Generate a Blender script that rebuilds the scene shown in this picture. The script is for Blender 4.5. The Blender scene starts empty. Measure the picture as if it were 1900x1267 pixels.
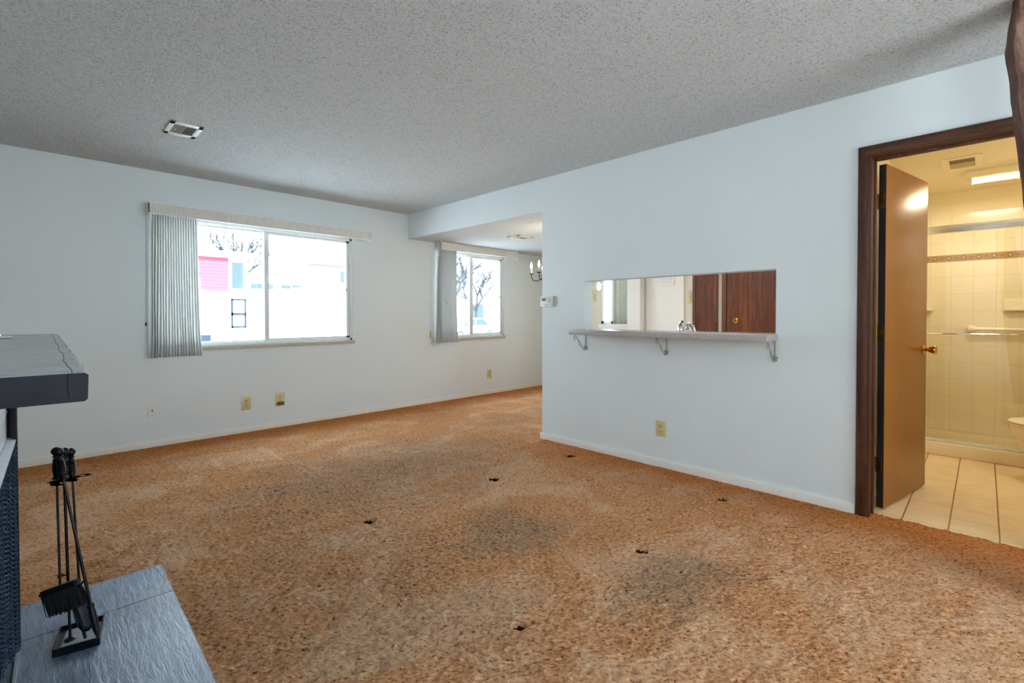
import bpy, bmesh, math, random
import numpy as np
from mathutils import Vector, Matrix, Euler
random.seed(7); np.random.seed(7)
PI = math.pi
SC = bpy.context.scene
COL = SC.collection
V = Vector

# ------------------------------------------------------------------ camera
YAW = math.radians(44.8054); PITCH = math.radians(-0.8223); ROLL = math.radians(-0.0597)
FPX = 883.44; SHY = -35.85; HCAM = 1.1595
F = V((math.cos(YAW)*math.cos(PITCH), math.sin(YAW)*math.cos(PITCH), math.sin(PITCH)))
R = V((math.sin(YAW), -math.cos(YAW), 0)); U = R.cross(F)
c_, s_ = math.cos(ROLL), math.sin(ROLL)
R, U = c_*R + s_*U, -s_*R + c_*U
cam = bpy.data.cameras.new('camera'); camo = bpy.data.objects.new('camera', cam); COL.objects.link(camo)
M = Matrix((( R.x, U.x, -F.x, 0), (R.y, U.y, -F.y, 0), (R.z, U.z, -F.z, HCAM), (0, 0, 0, 1)))
camo.matrix_world = M
cam.sensor_width = 36; cam.lens = 36*FPX/1900
cam.shift_x = 0; cam.shift_y = SHY/1900
cam.clip_start = 0.02; cam.clip_end = 300
SC.camera = camo

# ------------------------------------------------------------------ exposure, world, sun, daylight
SC.view_settings.view_transform = 'Standard'; SC.view_settings.look = 'None'
SC.view_settings.gamma = 1; SC.view_settings.use_curve_mapping = False
SC.view_settings.exposure = 0.44
SKY = 7.5
w = bpy.data.worlds.new('sky'); SC.world = w; w.use_nodes = True
bgn = w.node_tree.nodes['Background']; bgn.inputs[0].default_value = (0.77, 0.90, 1.0, 1); bgn.inputs[1].default_value = SKY
SC.cycles.max_bounces = 10; SC.cycles.diffuse_bounces = 8; SC.cycles.glossy_bounces = 4
SC.cycles.transmission_bounces = 6; SC.cycles.transparent_max_bounces = 12
SC.cycles.caustics_reflective = False; SC.cycles.caustics_refractive = False
SC.cycles.sample_clamp_indirect = 6.0

def lamp(name, kind, loc, energy, color, size=None, size_y=None, rot=(0, 0, 0), portal=False):
    l = bpy.data.lights.new(name, kind); l.energy = energy; l.color = color
    if kind == 'AREA':
        l.shape = 'RECTANGLE'; l.size = size; l.size_y = size_y or size
        if portal: l.cycles.is_portal = True
    elif kind == 'POINT': l.shadow_soft_size = size
    o = bpy.data.objects.new(name, l); COL.objects.link(o); o.location = loc; o.rotation_euler = rot
    return o
sun = lamp('sun', 'SUN', (0, -8, 12), 30.0, (1, 0.97, 0.93)); sun.data.angle = 0.01
sun.rotation_euler = (math.radians(55), 0, 0)
# window portals (they only guide the sky sampling, they emit nothing)
lamp('window_portal', 'AREA', (1.70, 5.39, 1.46), 1, (1, 1, 1), 1.84, 1.15, (-PI/2, 0, 0), True)
lamp('window_portal', 'AREA', (4.43, 5.39, 1.44), 1, (1, 1, 1), 1.28, 1.16, (-PI/2, 0, 0), True)
lamp('window_portal', 'AREA', (1.9, -2.36, 1.20), 1, (1, 1, 1), 1.85, 1.85, (PI/2, 0, 0), True)
lamp('window_portal', 'AREA', (-.72, -1.25, 1.50), 1, (1, 1, 1), 1.2, 1.35, (0, -PI/2, 0), True)
lamp('window_portal', 'AREA', (6.32, 3.93, 1.55), 1, (1, 1, 1), 0.6, 1.0, (0, PI/2, 0), True)

# ------------------------------------------------------------------ materials
def newmat(name):
    m = bpy.data.materials.new(name); m.use_nodes = True
    nt = m.node_tree; return m, nt, nt.nodes['Principled BSDF']
def hexc(c):
    if isinstance(c, str):
        v = [int(c[i:i+2], 16)/255 for i in (0, 2, 4)]
        return tuple((x/12.92 if x <= .04045 else ((x+.055)/1.055)**2.4) for x in v)+(1,)
    return tuple(c)+(1,)
def noise(nt, scale, detail=4, rough=.6, vec=None, sc3=None, dist=0, rot=0):
    n = nt.nodes.new('ShaderNodeTexNoise'); n.inputs['Scale'].default_value = scale
    n.inputs['Detail'].default_value = detail; n.inputs['Roughness'].default_value = rough; n.inputs['Distortion'].default_value = dist
    if vec is None:
        tc = nt.nodes.new('ShaderNodeTexCoord'); vec = tc.outputs['Object']
    if sc3:
        mp = nt.nodes.new('ShaderNodeMapping'); mp.vector_type = 'TEXTURE' if rot else 'POINT'
        mp.inputs['Scale'].default_value = sc3
        if rot: mp.inputs['Rotation'].default_value = (0, 0, rot)
        nt.links.new(vec, mp.inputs[0]); vec = mp.outputs[0]
    nt.links.new(vec, n.inputs['Vector']); return n.outputs['Fac']
def ramp(nt, fac, stops):
    r = nt.nodes.new('ShaderNodeValToRGB'); e = r.color_ramp.elements
    while len(e) < len(stops): e.new(.5)
    for el, (p, c) in zip(e, stops): el.position = p; el.color = hexc(c)
    nt.links.new(fac, r.inputs[0]); return r.outputs[0]
def bump(nt, bs, fac, strength, dist):
    b = nt.nodes.new('ShaderNodeBump'); b.inputs['Strength'].default_value = strength; b.inputs['Distance'].default_value = dist
    nt.links.new(fac, b.inputs['Height']); nt.links.new(b.outputs[0], bs.inputs['Normal']); return b
def mixc(nt, fac, a, b, mode='MIX'):
    m = nt.nodes.new('ShaderNodeMix'); m.data_type = 'RGBA'; m.blend_type = mode
    for s, v in ((0, fac), (6, a), (7, b)):
        if isinstance(v, (int, float)): m.inputs[s].default_value = v
        elif isinstance(v, (tuple, str)): m.inputs[s].default_value = hexc(v) if not (isinstance(v, tuple) and len(v) == 4) else v
        else: nt.links.new(v, m.inputs[s])
    return m.outputs[2]
def math_(nt, op, a, b=0.0, c=0.0):
    m = nt.nodes.new('ShaderNodeMath'); m.operation = op
    for i, v in enumerate((a, b, c)):
        if isinstance(v, (int, float)): m.inputs[i].default_value = v
        else: nt.links.new(v, m.inputs[i])
    return m.outputs[0]
def sepxyz(nt, vec=None):
    s = nt.nodes.new('ShaderNodeSeparateXYZ')
    if vec is None:
        tc = nt.nodes.new('ShaderNodeTexCoord'); vec = tc.outputs['Object']
    nt.links.new(vec, s.inputs[0]); return s.outputs
def simple(name, col, rough=.5, metal=0, var=.06, nscale=30, bmp=0, bdist=.002, spec=.5, sc3=None):
    m, nt, b = newmat(name)
    c = hexc(col)
    lo = tuple(max(0, x*(1-var)) for x in c[:3]); hi = tuple(min(1, x*(1+var)) for x in c[:3])
    n = noise(nt, nscale, 3, sc3=sc3)
    nt.links.new(ramp(nt, n, [(.35, lo), (.65, hi)]), b.inputs['Base Color'])
    b.inputs['Roughness'].default_value = rough; b.inputs['Metallic'].default_value = metal
    b.inputs['Specular IOR Level'].default_value = spec
    if bmp: bump(nt, b, n, bmp, bdist)
    return m

M_ = {}
def wallpaint(name, col):
    m, nt, b = newmat(name)
    n = noise(nt, 90, 4, .6); big = noise(nt, 1.1, 3)
    c = hexc(col)[:3]
    nt.links.new(ramp(nt, big, [(.3, tuple(x*.975 for x in c)), (.7, c)]), b.inputs['Base Color'])
    b.inputs['Roughness'].default_value = .42; b.inputs['Specular IOR Level'].default_value = .35
    bump(nt, b, n, .22, .002); return m
M_['wall'] = wallpaint('wall_paint', 'e0e8eb')
M_['kwall'] = wallpaint('kitchen_wall_paint', 'e2dccc')
M_['trimw'] = simple('white_trim_paint', 'ebe9e4', .4, var=.02)
def popcorn():
    m, nt, b = newmat('popcorn_texture')
    tc = nt.nodes.new('ShaderNodeTexCoord')
    v = nt.nodes.new('ShaderNodeTexVoronoi'); v.inputs['Scale'].default_value = 105; nt.links.new(tc.outputs['Object'], v.inputs['Vector'])
    n = noise(nt, 190, 4, .75); n2 = noise(nt, 85, 3, .6)
    h = math_(nt, 'ADD', math_(nt, 'MULTIPLY', v.outputs['Distance'], -1.0), math_(nt, 'ADD', n, n2))
    sp = noise(nt, 110, 2, .5)
    col = ramp(nt, sp, [(.30, 'b4b6b4'), (.45, 'dee2e4'), (.7, 'e6eaec')])
    nt.links.new(col, b.inputs['Base Color']); b.inputs['Roughness'].default_value = .95; b.inputs['Specular IOR Level'].default_value = .1
    bump(nt, b, h, .9, .012); return m
M_['popcorn'] = popcorn()

DENTS = [(2.30, 2.47, .050), (3.13, 2.42, .050), (3.06, 1.172, .042), (2.11, 1.195, .040), (1.272, 1.226, .031), (1.33, 2.46, .040), (.085, 2.93, .034)]
def carpet():
    m, nt, b = newmat('shag_carpet')
    tc = nt.nodes.new('ShaderNodeTexCoord'); P = tc.outputs['Object']; x, y, z = sepxyz(nt, P)
    fine = noise(nt, 260, 3, .7); tuft = noise(nt, 100, 4, .72, sc3=(1.9, 1, 1), rot=-PI/4)
    base = ramp(nt, tuft, [(.34, '6a3818'), (.43, 'ca8c5c'), (.58, 'e6ae80'), (.75, 'f6cea6')])  # lowest stops, here and below, paint the shade between tufts
    grey = ramp(nt, tuft, [(.34, '46341f'), (.44, '967c64'), (.58, 'b89c84'), (.75, 'd8c0a6')])
    pink = ramp(nt, tuft, [(.34, '86522f'), (.43, 'e0ac86'), (.58, 'ecc29c'), (.75, 'f6d8b8')])
    ora = ramp(nt, tuft, [(.34, '6c300c'), (.43, 'be6c2a'), (.58, 'd0803c'), (.75, 'e29a5a')])
    # wear: grey traffic patches, light brushed patches, unworn orange along the walls
    g = ramp(nt, noise(nt, .85, 4, .55, sc3=(1, 1, 1), dist=.6), [(.47, (0, 0, 0)), (.66, (1, 1, 1))])
    pk = ramp(nt, noise(nt, 1.5, 4, .6, sc3=(1, 1.4, 1), dist=1.0), [(.46, (0, 0, 0)), (.62, (1, 1, 1))])
    def blob(cx, cy, rx, ry, soft=.9):
        dx = math_(nt, 'DIVIDE', math_(nt, 'SUBTRACT', x, cx), rx); dy = math_(nt, 'DIVIDE', math_(nt, 'SUBTRACT', y, cy), ry)
        d = math_(nt, 'SQRT', math_(nt, 'ADD', math_(nt, 'MULTIPLY', dx, dx), math_(nt, 'MULTIPLY', dy, dy)))
        d = math_(nt, 'ADD', d, math_(nt, 'MULTIPLY', math_(nt, 'SUBTRACT', noise(nt, 3.5, 5, .65), .5), 2.2))
        q = nt.nodes.new('ShaderNodeMapRange'); q.interpolation_type = 'SMOOTHSTEP'; nt.links.new(d, q.inputs[0])
        q.inputs[1].default_value = 1.0+soft*.4; q.inputs[2].default_value = 1.0-soft*.6; return q.outputs[0]
    gm = math_(nt, 'MAXIMUM', blob(1.78, 1.82, .36, .30), blob(1.95, .93, .32, .22))
    gm = math_(nt, 'MAXIMUM', gm, math_(nt, 'MULTIPLY', blob(1.9, 3.15, 1.1, .75, 1.3), 1.0))
    gm = math_(nt, 'MAXIMUM', gm, math_(nt, 'MULTIPLY', blob(1.0, 1.9, .55, .9, 1.3), .55))
    gm = math_(nt, 'MAXIMUM', gm, math_(nt, 'MULTIPLY', blob(3.9, 3.7, .8, .35, 1.2), .6))
    gm = math_(nt, 'MULTIPLY', gm, math_(nt, 'ADD', -.05, math_(nt, 'MULTIPLY', noise(nt, 9, 5, .75), 1.3)))
    c1 = mixc(nt, pk, base, pink)
    c2 = mixc(nt, gm, c1, grey)
    # border strips
    def edge(v, a, b_):
        q = nt.nodes.new('ShaderNodeMapRange'); q.interpolation_type = 'SMOOTHSTEP'
        nt.links.new(math_(nt, 'ADD', v, math_(nt, 'MULTIPLY', math_(nt, 'SUBTRACT', noise(nt, 2.5, 3), .5), .5)), q.inputs[0])
        q.inputs[1].default_value = a; q.inputs[2].default_value = b_; return q.outputs[0]
    e = math_(nt, 'MAXIMUM', edge(y, 4.45, 5.1), edge(x, 2.75, 3.5))
    inroom = math_(nt, 'LESS_THAN', x, 3.5)
    e2 = math_(nt, 'MAXIMUM', edge(y, 4.45, 5.1), math_(nt, 'MULTIPLY', math_(nt, 'MULTIPLY', edge(x, 2.7, 3.4), inroom), math_(nt, 'LESS_THAN', y, 2.9)))
    c3 = mixc(nt, math_(nt, 'MULTIPLY', e2, .8), c2, ora)
    # pale pressed outline of a cabinet that stood by the window wall
    def line(ax, v0, wd, other, lo, hi):
        a = math_(nt, 'LESS_THAN', math_(nt, 'ABSOLUTE', math_(nt, 'SUBTRACT', ax, v0)), wd)
        return math_(nt, 'MULTIPLY', a, math_(nt, 'MULTIPLY', math_(nt, 'GREATER_THAN', other, lo), math_(nt, 'LESS_THAN', other, hi)))
    ml = math_(nt, 'MAXIMUM', line(x, 1.01, .02, y, 4.08, 4.42), line(x, 1.40, .02, y, 4.0, 4.5))
    ml = math_(nt, 'MAXIMUM', ml, math_(nt, 'MULTIPLY', math_(nt, 'MAXIMUM', line(y, 4.34, .012, x, 1.01, 1.40), line(y, 4.13, .012, x, 1.01, 1.40)), .6))
    c4 = mixc(nt, math_(nt, 'MULTIPLY', ml, .55), c3, 'e8c6a4')
    dm_ = 0.0
    for (a_, b_, rd_) in DENTS:
        dx = math_(nt, 'SUBTRACT', x, a_); dy = math_(nt, 'SUBTRACT', y, b_)
        q = math_(nt, 'SQRT', math_(nt, 'ADD', math_(nt, 'MULTIPLY', dx, dx), math_(nt, 'MULTIPLY', dy, dy)))
        dm_ = math_(nt, 'MAXIMUM', dm_, math_(nt, 'LESS_THAN', math_(nt, 'ADD', q, math_(nt, 'MULTIPLY', tuft, .016)), rd_))
    c4 = mixc(nt, math_(nt, 'MULTIPLY', dm_, .95), c4, '341204')  # dents filled dark: shade of the hollow painted in, along with worn backing
    c5 = mixc(nt, .22, c4, ramp(nt, fine, [(.3, (.35, .35, .35)), (.65, (1, 1, 1))]), 'MULTIPLY')
    nt.links.new(c5, b.inputs['Base Color']); b.inputs['Roughness'].default_value = 1; b.inputs['Specular IOR Level'].default_value = .05
    bump(nt, b, math_(nt, 'ADD', fine, math_(nt, 'MULTIPLY', tuft, 1.2)), .8, .008); return m
M_['carpet'] = carpet()

def wood(name, c1, c2, c3, scale=1, rough=.4, axis='Z', bmp=.1, lo=.35, hi=.7):
    m, nt, b = newmat(name)
    s = {'Z': (1, 1, .045), 'X': (.045, 1, 1), 'Y': (1, .045, 1)}[axis]
    s = tuple(k*scale for k in s)
    n = noise(nt, 60, 5, .65, sc3=s); n2 = noise(nt, 240, 3, .7, sc3=s); n3 = noise(nt, 9, 3, .5, sc3=s)
    mix = math_(nt, 'ADD', math_(nt, 'MULTIPLY', n, .5), math_(nt, 'ADD', math_(nt, 'MULTIPLY', n2, .3), math_(nt, 'MULTIPLY', n3, .2)))
    nt.links.new(ramp(nt, mix, [(lo, c1), ((lo+hi)/2, c2), (hi, c3)]), b.inputs['Base Color'])
    b.inputs['Roughness'].default_value = rough
    bump(nt, b, n2, bmp, .001); return m
M_['trimwood'] = wood('dark_stained_wood', '1a0a03', '4e2711', '7c4e2b', 1, .55, bmp=.4)
M_['trimwood_h'] = wood('dark_stained_wood_cross', '1a0a03', '4e2711', '7c4e2b', 1, .55, 'Y', bmp=.4)
M_['doorface'] = wood('oak_veneer', '6c4015', '85521f', '966229', 2.4, .33, bmp=.04, lo=.3, hi=.75)
M_['redwood'] = wood('reddish_brown_veneer', '240c00', '662e00', '9c5606', .8, .5, bmp=.06)
M_['redframe'] = wood('brown_door_frame_wood', '43200a', '633312', '7a4620', .8, .4)
M_['dooredge'] = simple('dark_door_edge', '0c0806', .6)
M_['rough_timber'] = None

def timber():
    m, nt, b = newmat('rough_sawn_timber')
    n = noise(nt, 14, 6, .7, sc3=(1, 1, .35), dist=.5); n2 = noise(nt, 90, 4, .7, sc3=(1, 1, .2))
    nt.links.new(ramp(nt, n, [(.3, '2a140c'), (.5, '5a3524'), (.62, '84695c'), (.75, '9c8a84')]), b.inputs['Base Color'])
    b.inputs['Roughness'].default_value = .45
    bump(nt, b, math_(nt, 'ADD', n, n2), .8, .01); return m
M_['rough_timber'] = timber()
M_['brass'] = simple('polished_brass', 'd6a23c', .18, 1)
M_['hinge'] = simple('antique_brass_hinge', '6a5226', .35, 1, var=.3)
M_['almond'] = simple('almond_plastic', 'cfc08c', .35)
M_['almond_d'] = simple('almond_plastic_socket', 'bcb088', .35)
M_['whiteplas'] = simple('white_plastic', 'dfe2df', .35)
M_['blackp'] = simple('black_slot', '0c0c0c', .5)
M_['brownp'] = simple('brown_plug', '6e4a1e', .5)
M_['lcd'] = simple('lcd_screen', '5f6f6c', .2, var=.2, nscale=200)
M_['alum'] = simple('window_aluminium', 'dfe4e5', .35, .15, sc3=(1, 1, .1))
M_['alumw'] = simple('white_window_bead', 'e6ebec', .35)
M_['sill'] = simple('painted_sill', 'bdb9ac', .4)
def fabric():
    m, nt, b = newmat('pleated_drapery')
    n = noise(nt, 220, 2, .5, sc3=(1, 1, .3))
    nt.links.new(ramp(nt, n, [(.3, 'd6d6d4'), (.7, 'e2e2e0')]), b.inputs['Base Color'])
    b.inputs['Roughness'].default_value = .8; bump(nt, b, n, .15, .001)
    tr = nt.nodes.new('ShaderNodeBsdfTranslucent'); tr.inputs[0].default_value = (.8, .78, .75, 1)
    mx = nt.nodes.new('ShaderNodeMixShader'); mx.inputs[0].default_value = .05
    out = nt.nodes['Material Output']; nt.links.new(b.outputs[0], mx.inputs[1]); nt.links.new(tr.outputs[0], mx.inputs[2]); nt.links.new(mx.outputs[0], out.inputs[0])
    return m
M_['fabric'] = fabric()
def ribbed():
    m, nt, b = newmat('ribbed_valance')
    x, y, z = sepxyz(nt)
    s = math_(nt, 'SINE', math_(nt, 'MULTIPLY', math_(nt, 'ADD', x, y), 2*PI/.0145))
    nt.links.new(ramp(nt, noise(nt, 40, 3), [(.3, 'dcdad4'), (.7, 'e6e5e0')]), b.inputs['Base Color'])
    b.inputs['Roughness'].default_value = .6; bump(nt, b, s, .5, .0025); return m
M_['ribbed'] = ribbed()
def glass(name, tint=(1, 1, 1), refl=.06):
    m, nt, b = newmat(name); nt.nodes.remove(b)
    t = nt.nodes.new('ShaderNodeBsdfTransparent'); t.inputs[0].default_value = tint+(1,)
    g = nt.nodes.new('ShaderNodeBsdfGlossy'); g.inputs['Roughness'].default_value = .01
    lw = nt.nodes.new('ShaderNodeLayerWeight'); lw.inputs[0].default_value = .5
    fr = math_(nt, 'MULTIPLY_ADD', math_(nt, 'POWER', lw.outputs['Facing'], 5.0), .92, .04)
    mx = nt.nodes.new('ShaderNodeMixShader'); nt.links.new(fr, mx.inputs[0]); nt.links.new(t.outputs[0], mx.inputs[1]); nt.links.new(g.outputs[0], mx.inputs[2])
    nt.links.new(mx.outputs[0], nt.nodes['Material Output'].inputs[0]); return m
M_['glass'] = glass('window_glass', (.96, .98, .98))
M_['shglass'] = glass('shower_glass', (.985, .985, .965))
def slate():
    m, nt, b = newmat('black_slate')
    n = noise(nt, 70, 6, .7, sc3=(1.0, .14, 1), dist=.5); n2 = noise(nt, 260, 3, .7, sc3=(1, .3, 1)); n3 = noise(nt, 3, 3)
    nt.links.new(ramp(nt, n3, [(.3, '52637c'), (.7, '8093b2')]), b.inputs['Base Color'])
    nt.links.new(ramp(nt, n, [(.3, (.20,)*3), (.7, (.38,)*3)]), b.inputs['Roughness'])
    b.inputs['Specular IOR Level'].default_value = .9
    bump(nt, b, math_(nt, 'ADD', n, math_(nt, 'MULTIPLY', n2, .35)), .45, .0045); return m
M_['slate'] = slate()
def slate2():
    m, nt, b = newmat('grey_slate_mantel')
    n = noise(nt, 9, 6, .7, dist=.4)
    nt.links.new(ramp(nt, n, [(.3, '10111c'), (.7, '191a28')]), b.inputs['Base Color'])
    b.inputs['Roughness'].default_value = .35; b.inputs['Specular IOR Level'].default_value = .3
    bump(nt, b, n, .4, .004); return m
M_['mantel'] = slate2()
def slatetop():  # top painted lighter grey to imitate the window reflection; stains are its own
    m, nt, b = newmat('slate_top_painted_sheen')
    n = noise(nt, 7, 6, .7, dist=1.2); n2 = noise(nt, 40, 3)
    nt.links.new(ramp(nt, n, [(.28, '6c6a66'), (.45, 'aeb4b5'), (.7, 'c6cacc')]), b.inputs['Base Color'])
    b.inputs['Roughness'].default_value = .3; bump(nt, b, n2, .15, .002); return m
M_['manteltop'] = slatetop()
M_['grout_d'] = simple('slate_joint', '15171b', .9)
M_['iron'] = simple('black_wrought_iron', '070a12', .40, .2, nscale=80, bmp=.15)
M_['irongrey'] = simple('grey_steel', '9aa0a8', .45, .35)
M_['bristle'] = simple('black_bristle', '050507', .8)
M_['hood'] = simple('brushed_steel_hood', 'c4ccd0', .4, .85)
M_['hoodlip'] = simple('bright_aluminium_strip', 'd8dde2', .35, .7)
M_['firebox'] = simple('black_firebox_steel', '03040a', .6, 0, spec=.25)
M_['mesh'] = simple('steel_mesh_links', '5a7290', .35, .8)
def counter():
    m, nt, b = newmat('speckled_laminate')
    n = noise(nt, 420, 2, .8); n2 = noise(nt, 170, 2, .7)
    nt.links.new(ramp(nt, math_(nt, 'ADD', math_(nt, 'MULTIPLY', n, .6), math_(nt, 'MULTIPLY', n2, .4)), [(.36, '6a6668'), (.47, 'aca6a4'), (.6, 'c2bcb8')]), b.inputs['Base Color'])
    b.inputs['Roughness'].default_value = .25; return m
M_['counter'] = counter()
M_['nickel'] = simple('aged_white_metal', 'a9a79a', .4, .5)
M_['chrome'] = simple('chrome', 'e2e4e6', .08, 1, var=.01)
M_['cream'] = simple('cream_ceramic', 'efe8d2', .15, var=.01)
M_['bone'] = simple('bone_fibreglass', 'ece2c8', .25, var=.01)
M_['paper'] = simple('white_paper', 'e9e5da', .8)
def tiles():
    m, nt, b = newmat('cream_wall_tile')
    x, y, z = sepxyz(nt)
    def ln(v, o, s, wd):
        f = math_(nt, 'FRACT', math_(nt, 'DIVIDE', math_(nt, 'ADD', v, o+wd/2), s)); return math_(nt, 'LESS_THAN', f, wd/s)
    g = math_(nt, 'MAXIMUM', ln(math_(nt, 'ADD', x, y), -.209+14.5, .1447, .0026), ln(z, -.11+1.55, .155, .0026))
    tile = ramp(nt, noise(nt, 2.5, 2), [(.3, 'e6dcc0'), (.7, 'eee5cc')])
    nt.links.new(mixc(nt, g, tile, 'd2c6a4'), b.inputs['Base Color']); b.inputs['Roughness'].default_value = .16
    bump(nt, b, g, .5, -.002); return m
M_['tile'] = tiles()
def border():
    m, nt, b = newmat('patterned_border_tile')
    x, y, z = sepxyz(nt)
    s = math_(nt, 'ADD', x, y)
    u = math_(nt, 'SUBTRACT', math_(nt, 'FRACT', math_(nt, 'DIVIDE', s, .0965)), .5)
    v = math_(nt, 'DIVIDE', math_(nt, 'SUBTRACT', z, 1.675), .0965)
    d = math_(nt, 'ADD', math_(nt, 'ABSOLUTE', u), math_(nt, 'ABSOLUTE', v))
    ring = math_(nt, 'LESS_THAN', math_(nt, 'ABSOLUTE', math_(nt, 'SUBTRACT', d, .19)), .035)
    core = math_(nt, 'LESS_THAN', d, .07)
    u2 = math_(nt, 'SUBTRACT', math_(nt, 'FRACT', math_(nt, 'ADD', math_(nt, 'DIVIDE', s, .0965), .5)), .5)
    d2 = math_(nt, 'ADD', math_(nt, 'ABSOLUTE', u2), math_(nt, 'ABSOLUTE', v))
    star = math_(nt, 'LESS_THAN', math_(nt, 'ABSOLUTE', math_(nt, 'SUBTRACT', d2, .10)), .03)
    c = mixc(nt, ring, 'b08e66', '64705f'); c = mixc(nt, core, c, 'd8cfa4'); c = mixc(nt, star, c, '7a6a5a')
    nt.links.new(c, b.inputs['Base Color']); b.inputs['Roughness'].default_value = .25; return m
M_['border'] = border()
def floortile():
    m, nt, b = newmat('beige_floor_tile')
    x, y, z = sepxyz(nt)
    def ln(v, o, s, wd):
        f = math_(nt, 'FRACT', math_(nt, 'DIVIDE', math_(nt, 'ADD', v, o+wd/2), s)); return math_(nt, 'LESS_THAN', f, wd/s)
    gy = ln(y, -.13+1.95, .195, .007); gx = ln(x, -5.095+6.0, .2, .0035)
    tile = ramp(nt, noise(nt, 7, 4), [(.3, 'dfc49c'), (.7, 'ecd8b4')])
    c = mixc(nt, gx, tile, 'b89066'); c = mixc(nt, gy, c, '9a6440')
    nt.links.new(c, b.inputs['Base Color']); b.inputs['Roughness'].default_value = .3
    bump(nt, b, math_(nt, 'MAXIMUM', gx, gy), .5, -.002); return m
M_['ftile'] = floortile()
def emis(name, col, st):
    m, nt, b = newmat(name); b.inputs['Emission Color'].default_value = hexc(col); b.inputs['Emission Strength'].default_value = st
    b.inputs['Base Color'].default_value = hexc(col); return m
M_['tube'] = emis('lit_diffuser', 'ffe9a8', 5.0)
M_['bulb'] = emis('lit_flame_bulb', 'fff0cc', 30.0)
M_['candle'] = simple('ivory_candle_sleeve', 'e8e0c8', .6)
M_['bathpaint'] = simple('bathroom_paint', 'e8dcba', .6, var=.01)
# outdoors
M_['ground'] = simple('snowy_ground', 'e6e8ea', .9, spec=0)
M_['extwhite'] = simple('white_siding', 'd2d2d2', .8)
M_['roof'] = simple('pale_roof', 'a6aeba', .9)
def siding(name, c):
    m, nt, b = newmat(name); x, y, z = sepxyz(nt)
    f = math_(nt, 'FRACT', math_(nt, 'DIVIDE', z, .19)); g = math_(nt, 'LESS_THAN', f, .1)
    k = hexc(c)[:3]
    nt.links.new(mixc(nt, g, c, tuple(q*.6 for q in k)), b.inputs['Base Color']); b.inputs['Roughness'].default_value = .8; b.inputs['Specular IOR Level'].default_value = 0
    bump(nt, b, f, .6, .02); return m
M_['redsiding'] = siding('red_lap_siding', (.55, .040, .060))
M_['tansiding'] = siding('pale_lap_siding', 'c8bfc0')
M_['extglass'] = simple('dark_window_pane', (.030, .044, .050), .6, spec=0)
M_['extframe'] = simple('blue_grey_frame', (.014, .022, .034), .6, spec=0)
M_['bark'] = simple('bark', (.030, .036, .044), .9, spec=0)
M_['carpaint'] = simple('silver_car_paint', 'c2c8cc', .3, .3)
M_['tyre'] = simple('tyre_rubber', (.02, .02, .02), .8)

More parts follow.
